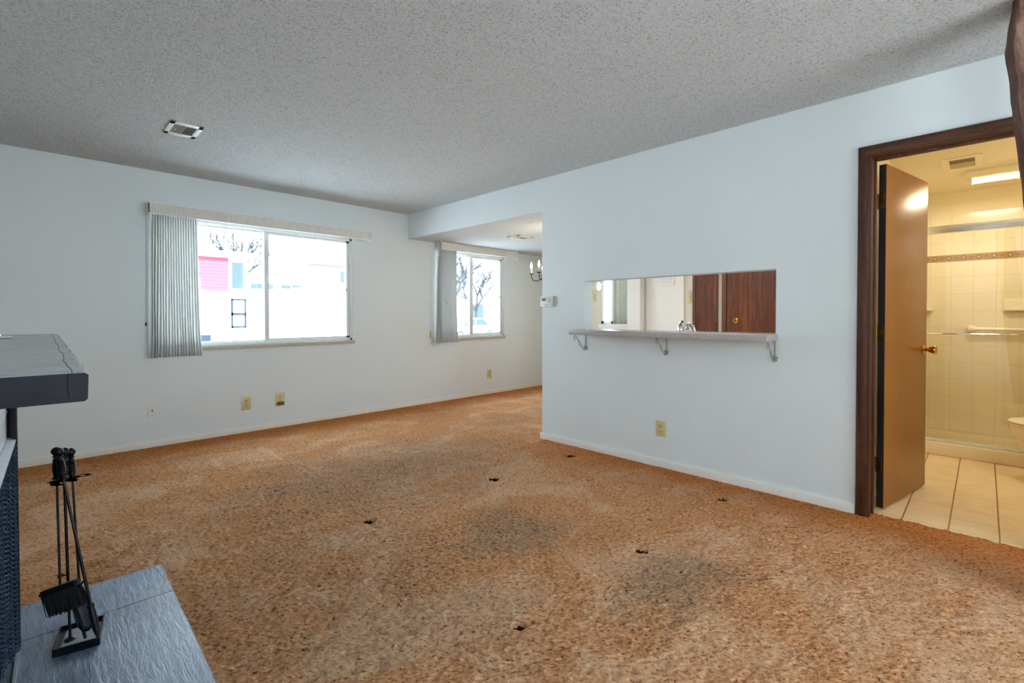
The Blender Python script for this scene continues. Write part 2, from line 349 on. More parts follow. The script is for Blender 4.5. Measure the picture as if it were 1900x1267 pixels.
# ------------------------------------------------------------------ mesh helpers (all in world coordinates)
WM = {}
class MB:
    def __init__(s): s.bm = bmesh.new()
    def box(s, x0, x1, y0, y1, z0, z1, bev=0):
        t = bmesh.new(); bmesh.ops.create_cube(t, size=1)
        for v in t.verts: v.co = V(((x0+x1)/2+v.co.x*(x1-x0), (y0+y1)/2+v.co.y*(y1-y0), (z0+z1)/2+v.co.z*(z1-z0)))
        if bev: bmesh.ops.bevel(t, geom=t.edges[:], offset=bev, segments=2, affect='EDGES', profile=.6)
        return s.add(t)
    def add(s, t, mat=None):
        if mat is not None: bmesh.ops.transform(t, matrix=mat, verts=t.verts)
        me = bpy.data.meshes.new('t'); t.to_mesh(me); t.free(); s.bm.from_mesh(me); bpy.data.meshes.remove(me); return s
    def cyl(s, p0, p1, r0, r1=None, n=20, caps=True):
        p0, p1 = V(p0), V(p1); r1 = r0 if r1 is None else r1
        t = bmesh.new(); bmesh.ops.create_cone(t, cap_ends=caps, segments=n, radius1=r0, radius2=r1, depth=(p1-p0).length)
        q = (p1-p0).to_track_quat('Z', 'Y').to_matrix().to_4x4()
        return s.add(t, Matrix.Translation((p0+p1)/2) @ q)
    def sph(s, c, r, sc=(1, 1, 1), n=20):
        t = bmesh.new(); bmesh.ops.create_uvsphere(t, u_segments=n, v_segments=max(8, n*2//3), radius=r)
        return s.add(t, Matrix.Translation(V(c)) @ Matrix.Diagonal(V((*sc, 1))))
    def tube(s, pts, r, n=8, closed=False):
        pts = [V(p) for p in pts]; rs = r if isinstance(r, (list, tuple)) else [r]*len(pts)
        rings = []; t = bmesh.new(); up = None
        L = len(pts)
        for i, p in enumerate(pts):
            a = pts[(i-1) % L] if (i > 0 or closed) else p; b = pts[(i+1) % L] if (i < L-1 or closed) else p
            d = (b-a).normalized()
            if up is None: up = d.orthogonal().normalized()
            up = (up-d*up.dot(d)).normalized(); sd = d.cross(up)
            rings.append([t.verts.new(p+(up*math.cos(2*PI*k/n)+sd*math.sin(2*PI*k/n))*rs[i]) for k in range(n)])
        for i in range(L if closed else L-1):
            A, B = rings[i], rings[(i+1) % L]
            for k in range(n): t.faces.new((A[k], A[(k+1) % n], B[(k+1) % n], B[k]))
        if not closed: t.faces.new(rings[0][::-1]); t.faces.new(rings[-1])
        return s.add(t)
    def lathe(s, prof, base, axis=(0, 0, 1), n=24):
        t = bmesh.new(); rings = []
        for r, z in prof:
            rings.append([t.verts.new((max(r, 1e-5)*math.cos(2*PI*k/n), max(r, 1e-5)*math.sin(2*PI*k/n), z)) for k in range(n)])
        for A, B in zip(rings, rings[1:]):
            for k in range(n): t.faces.new((A[k], A[(k+1) % n], B[(k+1) % n], B[k]))
        t.faces.new(rings[0][::-1]); t.faces.new(rings[-1])
        q = V(axis).to_track_quat('Z', 'Y').to_matrix().to_4x4()
        return s.add(t, Matrix.Translation(V(base)) @ q)
    def prism(s, poly, z0, z1, mat=None, bev=0):
        t = bmesh.new(); a = [t.verts.new((x, y, z0)) for x, y in poly]; b = [t.verts.new((x, y, z1)) for x, y in poly]; n = len(poly)
        t.faces.new(a[::-1]); t.faces.new(b)
        for i in range(n): t.faces.new((a[i], a[(i+1) % n], b[(i+1) % n], b[i]))
        bmesh.ops.recalc_face_normals(t, faces=t.faces)
        if bev: bmesh.ops.bevel(t, geom=t.edges[:], offset=bev, segments=2, affect='EDGES')
        return s.add(t, mat)
    def grid(s, fn, nu, nv, thick=0):
        t = bmesh.new(); g = [[t.verts.new(fn(i/nu, j/nv)) for j in range(nv+1)] for i in range(nu+1)]
        for i in range(nu):
            for j in range(nv): t.faces.new((g[i][j], g[i+1][j], g[i+1][j+1], g[i][j+1]))
        if thick: bmesh.ops.solidify(t, geom=t.faces[:], thickness=thick)
        return s.add(t)
    def xf(s, m): bmesh.ops.transform(s.bm, matrix=m, verts=s.bm.verts); return s
    def done(s, name, mat, parent=None, smooth=True):
        me = bpy.data.meshes.new(name)
        if parent is not None: bmesh.ops.transform(s.bm, matrix=WM[parent].inverted(), verts=s.bm.verts)
        bmesh.ops.recalc_face_normals(s.bm, faces=s.bm.faces)
        s.bm.to_mesh(me); s.bm.free()
        me.materials.append(M_[mat] if isinstance(mat, str) else mat)
        o = bpy.data.objects.new(name, me); COL.objects.link(o)
        if smooth:
            me.polygons.foreach_set('use_smooth', [True]*len(me.polygons))
            try: me.set_sharp_from_angle(angle=math.radians(35))
            except Exception: pass
        if parent is not None: o.parent = parent; WM[o] = WM[parent]
        else: WM[o] = Matrix.Identity(4)
        return o
def B(*a, **k): return MB().box(*a, **k)
def thing(name, label, cat, loc=(0, 0, 0), rotz=0, group=None):
    o = bpy.data.objects.new(name, None); COL.objects.link(o); o.location = loc; o.rotation_euler = (0, 0, rotz)
    o.empty_display_size = .05
    WM[o] = Matrix.Translation(V(loc)) @ Matrix.Rotation(rotz, 4, 'Z')
    o['label'] = label; o['category'] = cat
    if group: o['group'] = group
    return o
def tag(o, label, cat, group=None, kind=None):
    o['label'] = label; o['category'] = cat
    if group: o['group'] = group
    if kind: o['kind'] = kind
    return o
def struct(name, mb, mat, label=None, parent=None):
    o = mb.done(name, mat, parent)
    if parent is None: o['kind'] = 'structure'
    if label: o['label'] = label
    return o
def kids(o): return [c for c in bpy.data.objects if c.parent == o]
def dup(root, loc, rotz=0, label=None, group=None):
    r = root.copy(); COL.objects.link(r); r.location = loc; r.rotation_euler = (0, 0, rotz)
    for ch in kids(root):
        c = ch.copy(); COL.objects.link(c); c.parent = r
        for g in kids(ch):
            d = g.copy(); COL.objects.link(d); d.parent = c
    if label: r['label'] = label
    if group: r['group'] = group
    return r
def holes(axis, pos0, pos1, a0, a1, z0, z1, hs):
    """wall slab with rectangular openings; axis 'Y': slab between y=pos0..pos1 spanning x a0..a1"""
    mb = MB(); xs = sorted({a0, a1, *[h[0] for h in hs], *[h[1] for h in hs]}); zs = sorted({z0, z1, *[h[2] for h in hs], *[h[3] for h in hs]})
    for xa, xb in zip(xs, xs[1:]):
        run = None
        for za, zb in zip(zs, zs[1:]):
            inh = any(h[0] <= (xa+xb)/2 <= h[1] and h[2] <= (za+zb)/2 <= h[3] for h in hs)
            if inh:
                if run: mb.box(*((xa, xb, pos0, pos1) if axis == 'Y' else (pos0, pos1, xa, xb)), *run); run = None
            else: run = (run[0], zb) if run else (za, zb)
        if run: mb.box(*((xa, xb, pos0, pos1) if axis == 'Y' else (pos0, pos1, xa, xb)), *run)
    return mb

# ------------------------------------------------------------------ numpy noise for the carpet pile and the popcorn
def vnoise(X, Y, s, seed):
    rs = np.random.RandomState(seed); T = rs.rand(256, 256)
    x = X/s; y = Y/s; xi = np.floor(x).astype(int); yi = np.floor(y).astype(int); fx = x-xi; fy = y-yi
    fx = fx*fx*(3-2*fx); fy = fy*fy*(3-2*fy)
    g = lambda i, j: T[i & 255, j & 255]
    return (g(xi, yi)*(1-fx)+g(xi+1, yi)*fx)*(1-fy)+(g(xi, yi+1)*(1-fx)+g(xi+1, yi+1)*fx)*fy
def height_grid(name, xs, ys, hf, mat, skip=None):
    X, Y = np.meshgrid(xs, ys, indexing='ij'); Zz = hf(X, Y)
    nx, ny = X.shape; co = np.stack([X, Y, Zz], -1).reshape(-1, 3).astype(np.float32)
    I = np.arange(nx*ny).reshape(nx, ny)
    q = np.stack([I[:-1, :-1], I[1:, :-1], I[1:, 1:], I[:-1, 1:]], -1).reshape(-1, 4)
    if skip is not None:
        cx = (X[:-1, :-1]+X[1:, 1:])/2; cy = (Y[:-1, :-1]+Y[1:, 1:])/2; q = q[~skip(cx, cy).reshape(-1)]
    me = bpy.data.meshes.new(name); me.vertices.add(len(co)); me.vertices.foreach_set('co', co.reshape(-1))
    me.loops.add(q.size); me.loops.foreach_set('vertex_index', q.reshape(-1).astype(np.int32))
    me.polygons.add(len(q)); me.polygons.foreach_set('loop_start', np.arange(0, q.size, 4, dtype=np.int32))
    me.update(calc_edges=True); me.validate()
    me.polygons.foreach_set('use_smooth', np.ones(len(me.polygons), dtype=bool))
    me.materials.append(M_[mat]); o = bpy.data.objects.new(name, me); COL.objects.link(o); return o

# ================================================================== ROOM SHELL
YW = 5.2166; XP = 3.379; HC = 2.44; HS = 2.13; XE = 6.2; XWL = -.60; YS = -2.25
def pile(X, Y):
    wx = X+.010*(vnoise(X, Y, .05, 5)-.5)*2; wy = Y+.010*(vnoise(X, Y, .05, 6)-.5)*2
    ax = (wx-wy)*.7071*.55; ay = (wx+wy)*.7071
    r1 = 1-np.abs(2*vnoise(ax, ay, .015, 1)-1)
    h = .55*r1+.4*vnoise(ax*1.1, ay, .010, 2)+.35*vnoise(X, Y, .05, 3)
    z = -.015+.020*h
    e = np.minimum(np.abs(X-XP+.013), np.abs(Y-YW+.013)); z = np.where(e < .02, -.002+.3*(z+.002), z)
    for (a, b, rd_) in DENTS:
        d = np.sqrt((X-a)**2+(Y-b)**2); z = z-.034*np.exp(-(d/(rd_*.85))**6)
    return z
xs = np.concatenate([np.arange(-.6, .2, .1), np.arange(.2, 1.0, .009), np.arange(1.0, 2.4, .005), np.arange(2.4, 3.455, .0075)])
xs[-1] = 3.455
ys = np.concatenate([np.arange(-2.25, -.4, .1), np.arange(-.4, .3, .012), np.arange(.3, 2.2, .005), np.arange(2.2, 3.4, .008), np.arange(3.4, 5.2166, .014), [5.2166]])
xs2 = np.concatenate([xs, np.arange(3.475, 6.2, .02), [6.2]])
fl = height_grid('floor', xs2, ys, pile, 'carpet', skip=lambda cx, cy: ((cx > 3.455) & (cy < 2.84)))
tag(fl, 'worn orange-brown shag carpet', 'floor', kind='structure'); del fl['category']
struct('floor_slab', B(XWL-.15, XE+.15, YS-.15, YW+.15, -.20, -.07), 'bathpaint')
struct('floor_bathroom', B(3.455, 6.05, -1.4, .6, -.07, .0), 'ftile', 'beige tiled bathroom floor')
struct('floor_kitchen', B(3.455, XE, .6, 2.84, -.07, -.001), 'paper')

struct('wall_back', holes('Y', YW, YW+.15, XWL-.15, XE+.15, -.03, 2.6, [(.77, 2.62, .875, 2.045), (3.78, 5.075, .855, 2.035)]), 'wall', 'pale painted wall with two windows')
struct('wall_right', holes('X', XP, XP+.12, YS-.15, 2.956, -.03, 2.6, [(.957, 2.48, .997, 1.457), (-.31, .485, -.04, 2.075)]).box(XP, XP+.12, 2.956, YW, HS+.002, 2.6), 'wall', 'pale painted wall with pass-through opening and bathroom doorway')
struct('wall_left', holes('X', XWL-.15, XWL, YS-.15, YW+.15, -.03, 2.6, [(-1.9, -.6, .9, 2.1)]), 'wall')
struct('wall_front', holes('Y', YS-.15, YS, XWL-.15, XP+.12, -.03, 2.6, [(1.0, 2.8, .3, 2.1)]), 'wall')
struct('ceiling', B(XWL-.15, XP+.06, YS-.15, YW+.15, HC, HC+.2), 'popcorn', 'grey white popcorn ceiling')
struct('ceiling_dining', B(XP+.12, XE+.15, .66, YW, HS, HC+.2).box(XP+.0015, XP+.12, 2.956, YW, HS, HS+.002), 'popcorn', 'lower popcorn ceiling over the dining corner')
struct('wall_kitchen', holes('X', XE, XE+.15, .5, YW+.15, -.03, 2.6, [(3.68, 4.215, 1.03, 1.95)]), 'kwall')
struct('wall_kitchen_side', B(XP+.12, XE, .56, .66, -.03, 2.5), 'kwall')
# unseen windows added in the front and left walls for extra daylight
def backwin(name, x0, x1, z0, z1, m):
    f = MB().box(x0, x0+.05, .04, .10, z0, z1).box(x1-.05, x1, .04, .10, z0, z1).box(x0, x1, .04, .10, z0, z0+.05).box(x0, x1, .04, .10, z1-.05, z1).box((x0+x1)/2-.03, (x0+x1)/2+.03, .04, .10, z0, z1).xf(m)
    d = struct(name, f, 'alum'); struct('glass', MB().box(x0+.05, x1-.05, .068, .072, z0+.05, z1-.05).xf(m), 'glass', parent=d)
backwin('added_window_front', 1.0, 2.8, .3, 2.1, Matrix.Translation((0, YS-.15, 0)))
backwin('added_window_left', .6, 1.9, .9, 2.1, Matrix.Translation((XWL-.15, 0, 0)) @ Matrix.Rotation(-PI/2, 4, 'Z'))

# baseboards
def bb(name, x0, x1, y0, y1): struct(name, B(x0, x1, y0, y1, -.005, .055, bev=.004), 'trimw', 'white painted baseboard')
bb('baseboard_back', XWL, XE, YW-.013, YW)
bb('baseboard_right', XP-.013, XP, .528, 2.972)
bb('baseboard_right_end', XP, XP+.12, 2.956, 2.970)

# ================================================================== WINDOWS
def window(name, x0, x1, mx0, mx1, z0, z1, label):
    y0, y1 = YW+.005, YW+.150; f = .028
    w_ = struct(name, B(x0, x1, y0, y1, z1-f, z1, bev=.002).box(x0, x1, y0, y1, z0, z0+f, bev=.002).box(x0, x0+f, y0, y1, z0, z1, bev=.002).box(x1-f, x1, y0, y1, z0, z1, bev=.002), 'alum', label)
    struct('mullion', B(mx0, (mx0+mx1)/2+.004, y0+.004, y0+.058, z0+f, z1-f, bev=.002).box((mx0+mx1)/2+.006, mx1, y0+.016, y0+.064, z0+f, z1-f, bev=.002), 'alum', parent=w_)
    # sliding sash on the right, fixed bead on the left
    g = .022
    xa, xb = mx1, x1-f
    struct('sash', B(xa, xb, y0+.02, y0+.045, z1-f-g, z1-f).box(xa, xb, y0+.02, y0+.045, z0+f, z0+f+g).box(xb-.030, xb, y0+.02, y0+.045, z0+f, z1-f), 'alumw', parent=w_)
    struct('sash_bead', B(xb-.036, xb-.030, y0+.012, y0+.045, z0+f+g, z1-f-g).box(x0+f, mx0, y0+.03, y0+.045, z1-f-.012, z1-f).box(x0+f, mx0, y0+.03, y0+.045, z0+f, z0+f+.012), 'alumw', parent=w_)
    struct('glass', B(xa, xb-.03, y0+.030, y0+.034, z0+f+g, z1-f-g), 'glass', parent=w_)
    struct('glass', B(x0+f, mx0, y0+.048, y0+.052, z0+f, z1-f), 'glass', parent=w_)
    struct('latch', B(xb-.046, xb-.03, y0+.008, y0+.022, (z0+z1)/2-.02, (z0+z1)/2+.012, bev=.002), 'irongrey', parent=w_)
    struct('sill', B(x0-.01, x1+.02, YW-.026, YW+.02, z0-.038, z0-.001, bev=.006), 'sill', parent=w_)
    return w_
window('window_1', .77, 2.62, 1.672, 1.722, .875, 2.045, 'large two-pane sliding window with bright view of houses')
window('window_2', 3.78, 5.075, 4.405, 4.475, .855, 2.035, 'smaller two-pane sliding window near the dining corner')

def curtain(name, x0t, x1t, x0b, x1b, zt, zb, n, label, amp=.027, yc=5.105, skip=.18):
    t = thing(name, label, 'curtain', ((x0b+x1b)/2, yc, zb))
    rnd = random.Random(n); ph = [rnd.uniform(-.35, .35) for _ in range(n*2+4)]
    def fn(u, v):
        z = zb+.10+(zt-zb-.10)*v
        x0 = x0b+(x0t-x0b)*(v**1.3); x1 = x1b+(x1t-x1b)*(v**.6)
        k = u*n; i = int(k) % len(ph); s = math.sin(2*PI*k+ph[i]*(1-v)*math.sin(PI*(k-int(k))))
        s = math.copysign(abs(s)**.7, s)
        return V((x0+(x1-x0)*u+.003*math.sin(v*5+i*2)*(1-v), yc-amp*s*(1-.15*v)+.006*math.sin(3*v+u*9), z))
    MB().grid(fn, n*12, 24, .0015).done('panel', 'fabric', t)
    def fh(u, v):
        p = fn(u, 0); p.z = zb+.102*v+.006*math.sin(u*3.0); p.x += (u-.5)*.012*(1-v); p.y -= .0035; return p
    MB().grid(fh, n*12, 4, .0035).done('hem', 'fabric', t)
    # flat return band along the window wall side
    a = x0b-.03
    MB().grid(lambda u, v: V((x0t-.012+(x0b-x0t)*(1-v)+.004*math.sin(u*7), yc-.01+u*(YW-.012-yc), zb+.01+(zt-zb-.01)*v)), 6, 8, .002).done('return_panel', 'fabric', t)
    return t
curtain('curtain', .735, 1.068, .722, 1.095, 2.035, .790, 18, 'wide bundle of pale pleated curtain left of the large window')
curtain('curtain', 3.775, 4.062, 3.745, 4.088, 2.03, .795, 12, 'narrow bundle of pale pleated curtain left of the smaller window', amp=.034)
def valance(name, x0, x1, zt, zb, label, br=True):
    yf = YW-.135
    t = thing(name, label, 'valance', ((x0+x1)/2, YW, zb))
    B(x0, x1, yf, yf+.010, zb, zt, bev=.002).box(x0, x0+.010, yf, YW-.001, zb-.006, zt).box(x1-.006, x1, yf, YW-.001, zb+.02, zt).done('valance_board', 'ribbed', t)
    B(x0-.004, x1+.004, yf-.006, yf+.012, zt-.010, zt, bev=.002).box(x0-.004, x1+.004, yf-.003, yf+.012, zb-.002, zb+.008, bev=.002).done('edge_strip', 'trimw', t)
    B(x0+.01, x1-.01, yf+.03, YW-.001, zt-.03, zt-.022).done('curtain_rail', 'alumw', t)
    if br:
        MB().prism([(0, 0), (.05, 0), (0, -.045)], x1-.012, x1-.006, Matrix(((0, 0, 1, 0), (1, 0, 0, YW-.13), (0, 1, 0, zb+.002), (0, 0, 0, 1)))).prism([(0, 0), (.045, 0), (0, -.03)], 0, .003, Matrix(((1, 0, 0, x1-.055), (0, 0, 1, YW-.06), (0, 1, 0, zb+.002), (0, 0, 0, 1)))).done('end_bracket', 'trimw', t)
    return t
valance('valance', .706, 2.79, 2.137, 2.036, 'long ribbed pale valance over the large window')
valance('valance', 3.79, 5.25, 2.128, 2.030, 'short ribbed pale valance over the smaller window', True)
# drapery cords
cd = thing('drapery_cord', 'thin drapery cord and almond tensioner beside the narrow curtain', 'cord', (3.715, YW-.01, .80))
MB().tube([(3.715, YW-.012, 1.98), (3.715, YW-.012, .79)], .0016).done('cord', 'irongrey', cd)
B(3.700, 3.722, YW-.028, YW-.001, .86, .95, bev=.004).done('tensioner', 'almond', cd)
cd = thing('drapery_cord', 'thin drapery cord with dark wall clip left of the large window', 'cord', (.70, YW-.01, .9))
MB().tube([(.708, YW-.010, 2.04), (.704, YW-.012, 1.4), (.700, YW-.012, .90)], .0014).done('cord', 'irongrey', cd)
B(.694, .704, YW-.016, YW-.001, 1.07, 1.10).done('clip', 'blackp', cd)
tag(MB().tube([(3.85, 5.06, 1.37), (3.84, 5.055, 1.34), (3.862, 5.053, 1.30), (3.87, 5.055, 1.335), (3.858, 5.06, 1.34)], .0018).done('curtain_hook', 'iron'), 'small dark hook caught on the narrow curtain', 'hook')

# ================================================================== WALL PLATES
def frame_to(axis, c):
    """local: x right, y up, z out of the wall"""
    if axis == 'W': return Matrix(((1, 0, 0, c[0]), (0, 0, -1, YW), (0, 1, 0, c[1]), (0, 0, 0, 1)))
    return Matrix(((0, 0, -1, c[2] if len(c) > 2 else XP), (-1, 0, 0, c[0]), (0, 1, 0, c[1]), (0, 0, 0, 1)))
def plate(name, axis, c, kind, label, cat, mat='almond', w=.076, h=.120, group=None):
    m = frame_to(axis, c); t = thing(name, label, cat, m.translation)
    if group: t['group'] = group
    B(-w/2, w/2, -h/2, h/2, .0, .006, bev=.002).xf(m).done('cover_plate', mat, t)
    if kind == 'duplex':
        for s in (-1, 1):
            o = MB().cyl((0, s*.021, .004), (0, s*.021, .009), .017, n=20).xf(m).done('socket', 'almond_d', t)
            B(-.008, -.0055, s*.021-.004, s*.021+.006, .0088, .0094).box(.0055, .008, s*.021-.003, s*.021+.005, .0088, .0094).cyl((0, s*.021-.010, .0085), (0, s*.021-.010, .0094), .0025, n=10).xf(m).done('slots', 'blackp', o)
    if kind == 'jack':
        MB().cyl((0, 0, .005), (0, 0, .012), .006, n=14).xf(m).done('jack', 'blackp', t)
        [MB().cyl((0, q, .005), (0, q, .008), .003, n=10).xf(m).done('screw', 'irongrey', t) for q in (.045, -.045)]
    if kind == 'combo':
        MB().cyl((0, .022, .004), (0, .022, .010), .017, n=20).xf(m).done('jack', 'almond_d', t)
        MB().cyl((0, .022, .009), (0, .022, .013), .005, n=12).xf(m).done('jack_pin', 'blackp', t)
        MB().cyl((0, -.022, .004), (0, -.022, .010), .020, n=20).xf(m).done('round_cap', 'almond_d', t)
    if kind == 'switch':
        B(-.005, .005, -.012, .012, .005, .014, bev=.001).xf(m).done('toggle', mat, t)
    return t
plate('wall_plate', 'W', (.735, .321), 'jack', 'white wall plate with a single black cable jack, below the curtain', 'wall plate', 'whiteplas', .068, .118)
plate('wall_plate', 'W', (1.490, .286), 'combo', 'almond wall plate with cable jack and round cap under the large window', 'wall plate', w=.088, h=.134)
t = plate('electrical_outlet', 'W', (1.811, .289), 'duplex', 'almond outlet with brown plug adapter, right of the cable plate', 'outlet', w=.092, h=.134)
B(1.781, 1.842, YW-.030, YW-.007, .226, .262, bev=.004).done('plug_adapter', 'brownp', t)
plate('electrical_outlet', 'W', (4.773, .290), 'duplex', 'almond outlet low on the wall under the smaller window', 'outlet', w=.084, h=.128)
plate('electrical_outlet', 'P', (1.753, .291), 'duplex', 'almond duplex outlet low on the wall beneath the pass-through ledge', 'outlet', w=.072, h=.118)

# thermostat
th = thing('thermostat', 'white programmable thermostat at the corner of the pass-through wall', 'thermostat', (XP, 2.86, 1.29))
mt = frame_to('P', (2.862, 1.288))
B(-.072, .074, -.046, .046, 0, .014, bev=.004).xf(mt).done('base', 'sill', th)
B(-.086, .050, -.050, .050, .012, .036, bev=.005).xf(mt).done('housing', 'whiteplas', th)
B(-.070, -.018, .004, .030, .0355, .0368).xf(mt).done('screen', 'lcd', th)
for dx, dy in ((.024, .026), (.024, -.004), (.008, .011), (.040, .011)):
    MB().cyl((dx, dy, .0355), (dx, dy, .0385), .006, n=12).xf(mt).done('button', 'irongrey', th)
B(-.066, -.054, -.032, -.026, .0355, .037).box(-.036, -.014, -.032, -.026, .0355, .037).xf(mt).done('label_marks', 'irongrey', th)

# ================================================================== PASS-THROUGH LEDGE
lx = XP-.225
tag(B(lx, XP+.16, .957, 2.465, .998, 1.038, bev=.002).box(lx, XP-.001, .945, .96, .998, 1.038, bev=.002).done('serving_ledge', 'counter'), 'speckled grey laminate ledge through the wall opening', 'ledge')
def bracket(y, label):
    t = thing('shelf_bracket', label, 'bracket', (XP, y, .85), group='scrolled brackets under the ledge')
    zt = .9965; xw = XP-.004
    B(XP-.006, XP-.0005, y-.003, y+.003, .865, zt).done('wall_strap', 'nickel', t)
    B(XP-.17, XP-.003, y-.004, y+.004, zt-.003, zt).done('shelf_strap', 'nickel', t)
    pts = []
    # front curl
    cx, cz = XP-.150, .964
    for k in range(11):
        a = math.radians(-70-k*24); pts.append((cx+.016*math.cos(a), y, cz+.018*math.sin(a)+.006))
    pts += [(XP-.118, y, .958), (XP-.100, y, .938)]
    low = [(XP-.060, y, .890), (XP-.040, y, .866)]
    for k in range(9):
        a = math.radians(-130+k*32); low.append((XP-.026+.017*math.cos(a), y, .876+.017*math.sin(a)))
    MB().tube(pts, .0032, 6).tube([(XP-.100, y, .938), (XP-.097, y, .915), (XP-.083, y, .902), (XP-.060, y, .890)], .0028, 6).tube([(XP-.100, y, .938), (XP-.080, y, .930), (XP-.074, y, .910), (XP-.060, y, .890)], .0028, 6).tube(low, .0032, 6).done('scroll', 'nickel', t)
    fl_ = MB().sph((XP-.008, y, .880), .008)
    for k in range(5):
        a = 2*PI*k/5+.3; fl_.sph((XP-.006, y+.014*math.cos(a), .880+.014*math.sin(a)), .007, (.5, 1, 1), 10)
    fl_.tube([(XP-.006, y, .87), (XP-.006, y, .852)], [.004, .001], 6).done('rosette', 'nickel', t)
bracket(2.455, 'white scrolled metal bracket at the window end of the ledge')
bracket(1.707, 'white scrolled metal bracket at the middle of the ledge')
bracket(.960, 'white scrolled metal bracket at the door end of the ledge')

# ================================================================== CEILING VENTS
def vent(x0, x1, y0, y1, z, label, longy=True, flange=.028):
    t = thing('ceiling_vent', label, 'vent', ((x0+x1)/2, (y0+y1)/2, z))
    fr = MB(); a = flange; e = .05 if longy else flange
    B_ = fr.box
    B_(x0, x0+a, y0, y1, z-.007, z-.0005, bev=.001); B_(x1-a, x1, y0, y1, z-.007, z-.0005, bev=.001)
    B_(x0, x1, y0, y0+e, z-.007, z-.0005, bev=.001); B_(x0, x1, y1-e, y1, z-.007, z-.0005, bev=.001)
    fr.box((x0+x1)/2-.003, (x0+x1)/2+.003, y0+e, y1-e, z-.007, z-.001).done('frame', 'trimw', t)
    B(x0+a, x1-a, y0+e, y1-e, z-.002, z-.0005).done('duct_opening', 'blackp', t)
    sl = MB(); n = 7
    for half, sgn in ((0, 1), (1, -1)):
        xa = x0+a+half*((x1-x0)/2-a)
        for k in range(n):
            xc = xa+((x1-x0)/2-a)*(k+.5)/n
            sl.add(B(-.0055, .0055, y0+e, y1-e, -.0004, .0004).bm, Matrix.Translation((xc, 0, z-.006)) @ Matrix.Rotation(sgn*math.radians(48), 4, 'Y'))
    sl.done('louvres', 'sill', t)
    MB().cyl((x0+a+.02, (y0+y1)/2, z-.018), (x0+a+.02, (y0+y1)/2, z-.006), .0035, n=8).done('damper_lever', 'trimw', t)
vent(.651, .838, 3.783, 4.066, HC, 'white ceiling register on the main popcorn ceiling')
vent(4.14, 4.40, 3.99, 4.20, HS, 'white ceiling register on the lower dining ceiling')

# ================================================================== CHANDELIER
ch = thing('chandelier', 'lit dark iron candle chandelier in the dining corner', 'chandelier', (4.03, 3.40, HS))
cc = V((4.03, 3.40, 1.60)); Rl = V((R.x, R.y, 0)).normalized(); Fl = V((F.x, F.y, 0)).normalized()
MB().lathe([(.0, 0), (.05, 0), (.05, .015), (.012, .03)], (cc.x, cc.y, HS), (0, 0, -1)).done('canopy', 'iron', ch)
MB().tube([(cc.x, cc.y, HS-.02), (cc.x, cc.y, 1.80)], .004, 8).done('rod', 'iron', ch)
MB().lathe([(.006, .0), (.02, .03), (.012, .07), (.026, .11), (.010, .16), (.006, .22)], (cc.x, cc.y, 1.58)).done('hub', 'iron', ch)
for k in range(6):
    a = math.radians(-190)+k*PI/3
    d = (Rl*math.cos(a)+Fl*math.sin(a)); e = cc+d*.215
    ar = [cc+d*.015+V((0, 0, .03)), cc+d*.06+V((0, 0, .0)), cc+d*.10+V((0, 0, -.035)), cc+d*.15+V((0, 0, -.062)), cc+d*.195+V((0, 0, -.055)), cc+d*.215+V((0, 0, -.015)), cc+d*.215+V((0, 0, .015))]
    arm = MB().tube(ar, .0045, 8).done('arm', 'iron', ch)
    MB().lathe([(.005, 0), (.024, .008), (.026, .012), (.010, .012)], e+V((0, 0, .010))).done('drip_pan', 'iron', arm)
    MB().cyl(e+V((0, 0, .02)), e+V((0, 0, .078)), .0105, .0105, 14).done('candle_sleeve', 'candle', arm)
    MB().lathe([(.006, 0), (.013, .014), (.014, .025), (.008, .045), (.001, .068)], e+V((0, 0, .078)), n=14).done('bulb', 'bulb', arm)
lamp('chandelier_glow', 'POINT', (4.03, 3.40, 1.80), 5, (1, .80, .58), .12)

# ================================================================== KITCHEN SEEN THROUGH THE OPENING
kw = struct('window_4', B(XE+.01, XE+.07, 4.175, 4.215, 1.03, 1.95).box(XE+.01, XE+.07, 3.68, 3.72, 1.03, 1.95).box(XE+.01, XE+.07, 3.99, 4.035, 1.03, 1.95).box(XE+.01, XE+.07, 3.68, 4.215, 1.03, 1.07).box(XE+.01, XE+.07, 3.68, 4.215, 1.91, 1.95), 'alumw', 'kitchen window seen through the pass-through')
struct('glass', B(XE+.04, XE+.044, 3.72, 4.175, 1.07, 1.91), 'glass', parent=kw)
struct('trim_1', B(XE-.05, XE+.02, 3.69, 4.24, .93, 1.022, bev=.004), 'trimw', 'white kitchen window stool')
tag(MB().grid(lambda u, v: V((6.13+.012*math.sin(u*2*PI*3), 3.695+.26*u, 1.03+.95*v)), 36, 6, .002).done('curtain', simple('olive_curtain', '9d9d92', .8)), 'pale curtain at the kitchen window seen through the pass-through', 'curtain')
struct('trim_2', B(XE-.16, XE-.001, 3.455, 3.66, -.01, HS-.01), 'trimw', 'white wall end beside the kitchen window')
pd = struct('door_2', B(XE-.035, XE-.001, 2.875, 3.43, 0, 2.03), 'trimw', 'white flush door seen through the pass-through')
ap = thing('access_panel', 'white framed breaker panel cover above the pass-through view', 'panel', (XE-.04, 3.2, 1.75))
B(XE-.046, XE-.036, 3.0, 3.375, 1.56, 1.98, bev=.002).done('frame', 'trimw', ap)
B(XE-.052, XE-.045, 3.05, 3.335, 1.605, 1.93, bev=.002).done('cover', 'whiteplas', ap)
plate('light_switch', 'P', (2.80, 1.40, XE), 'switch', 'almond light switch beside the brown kitchen closet door', 'switch', w=.05, h=.165)
plate('light_switch', 'P', (4.335, 1.435, XE), 'switch', 'almond light switch under the paper towel roll', 'switch', w=.055, h=.145)
pt = thing('paper_towel_roll', 'white paper towel roll on wall holder seen through the pass-through', 'paper towel', (6.10, 4.3, 1.62))
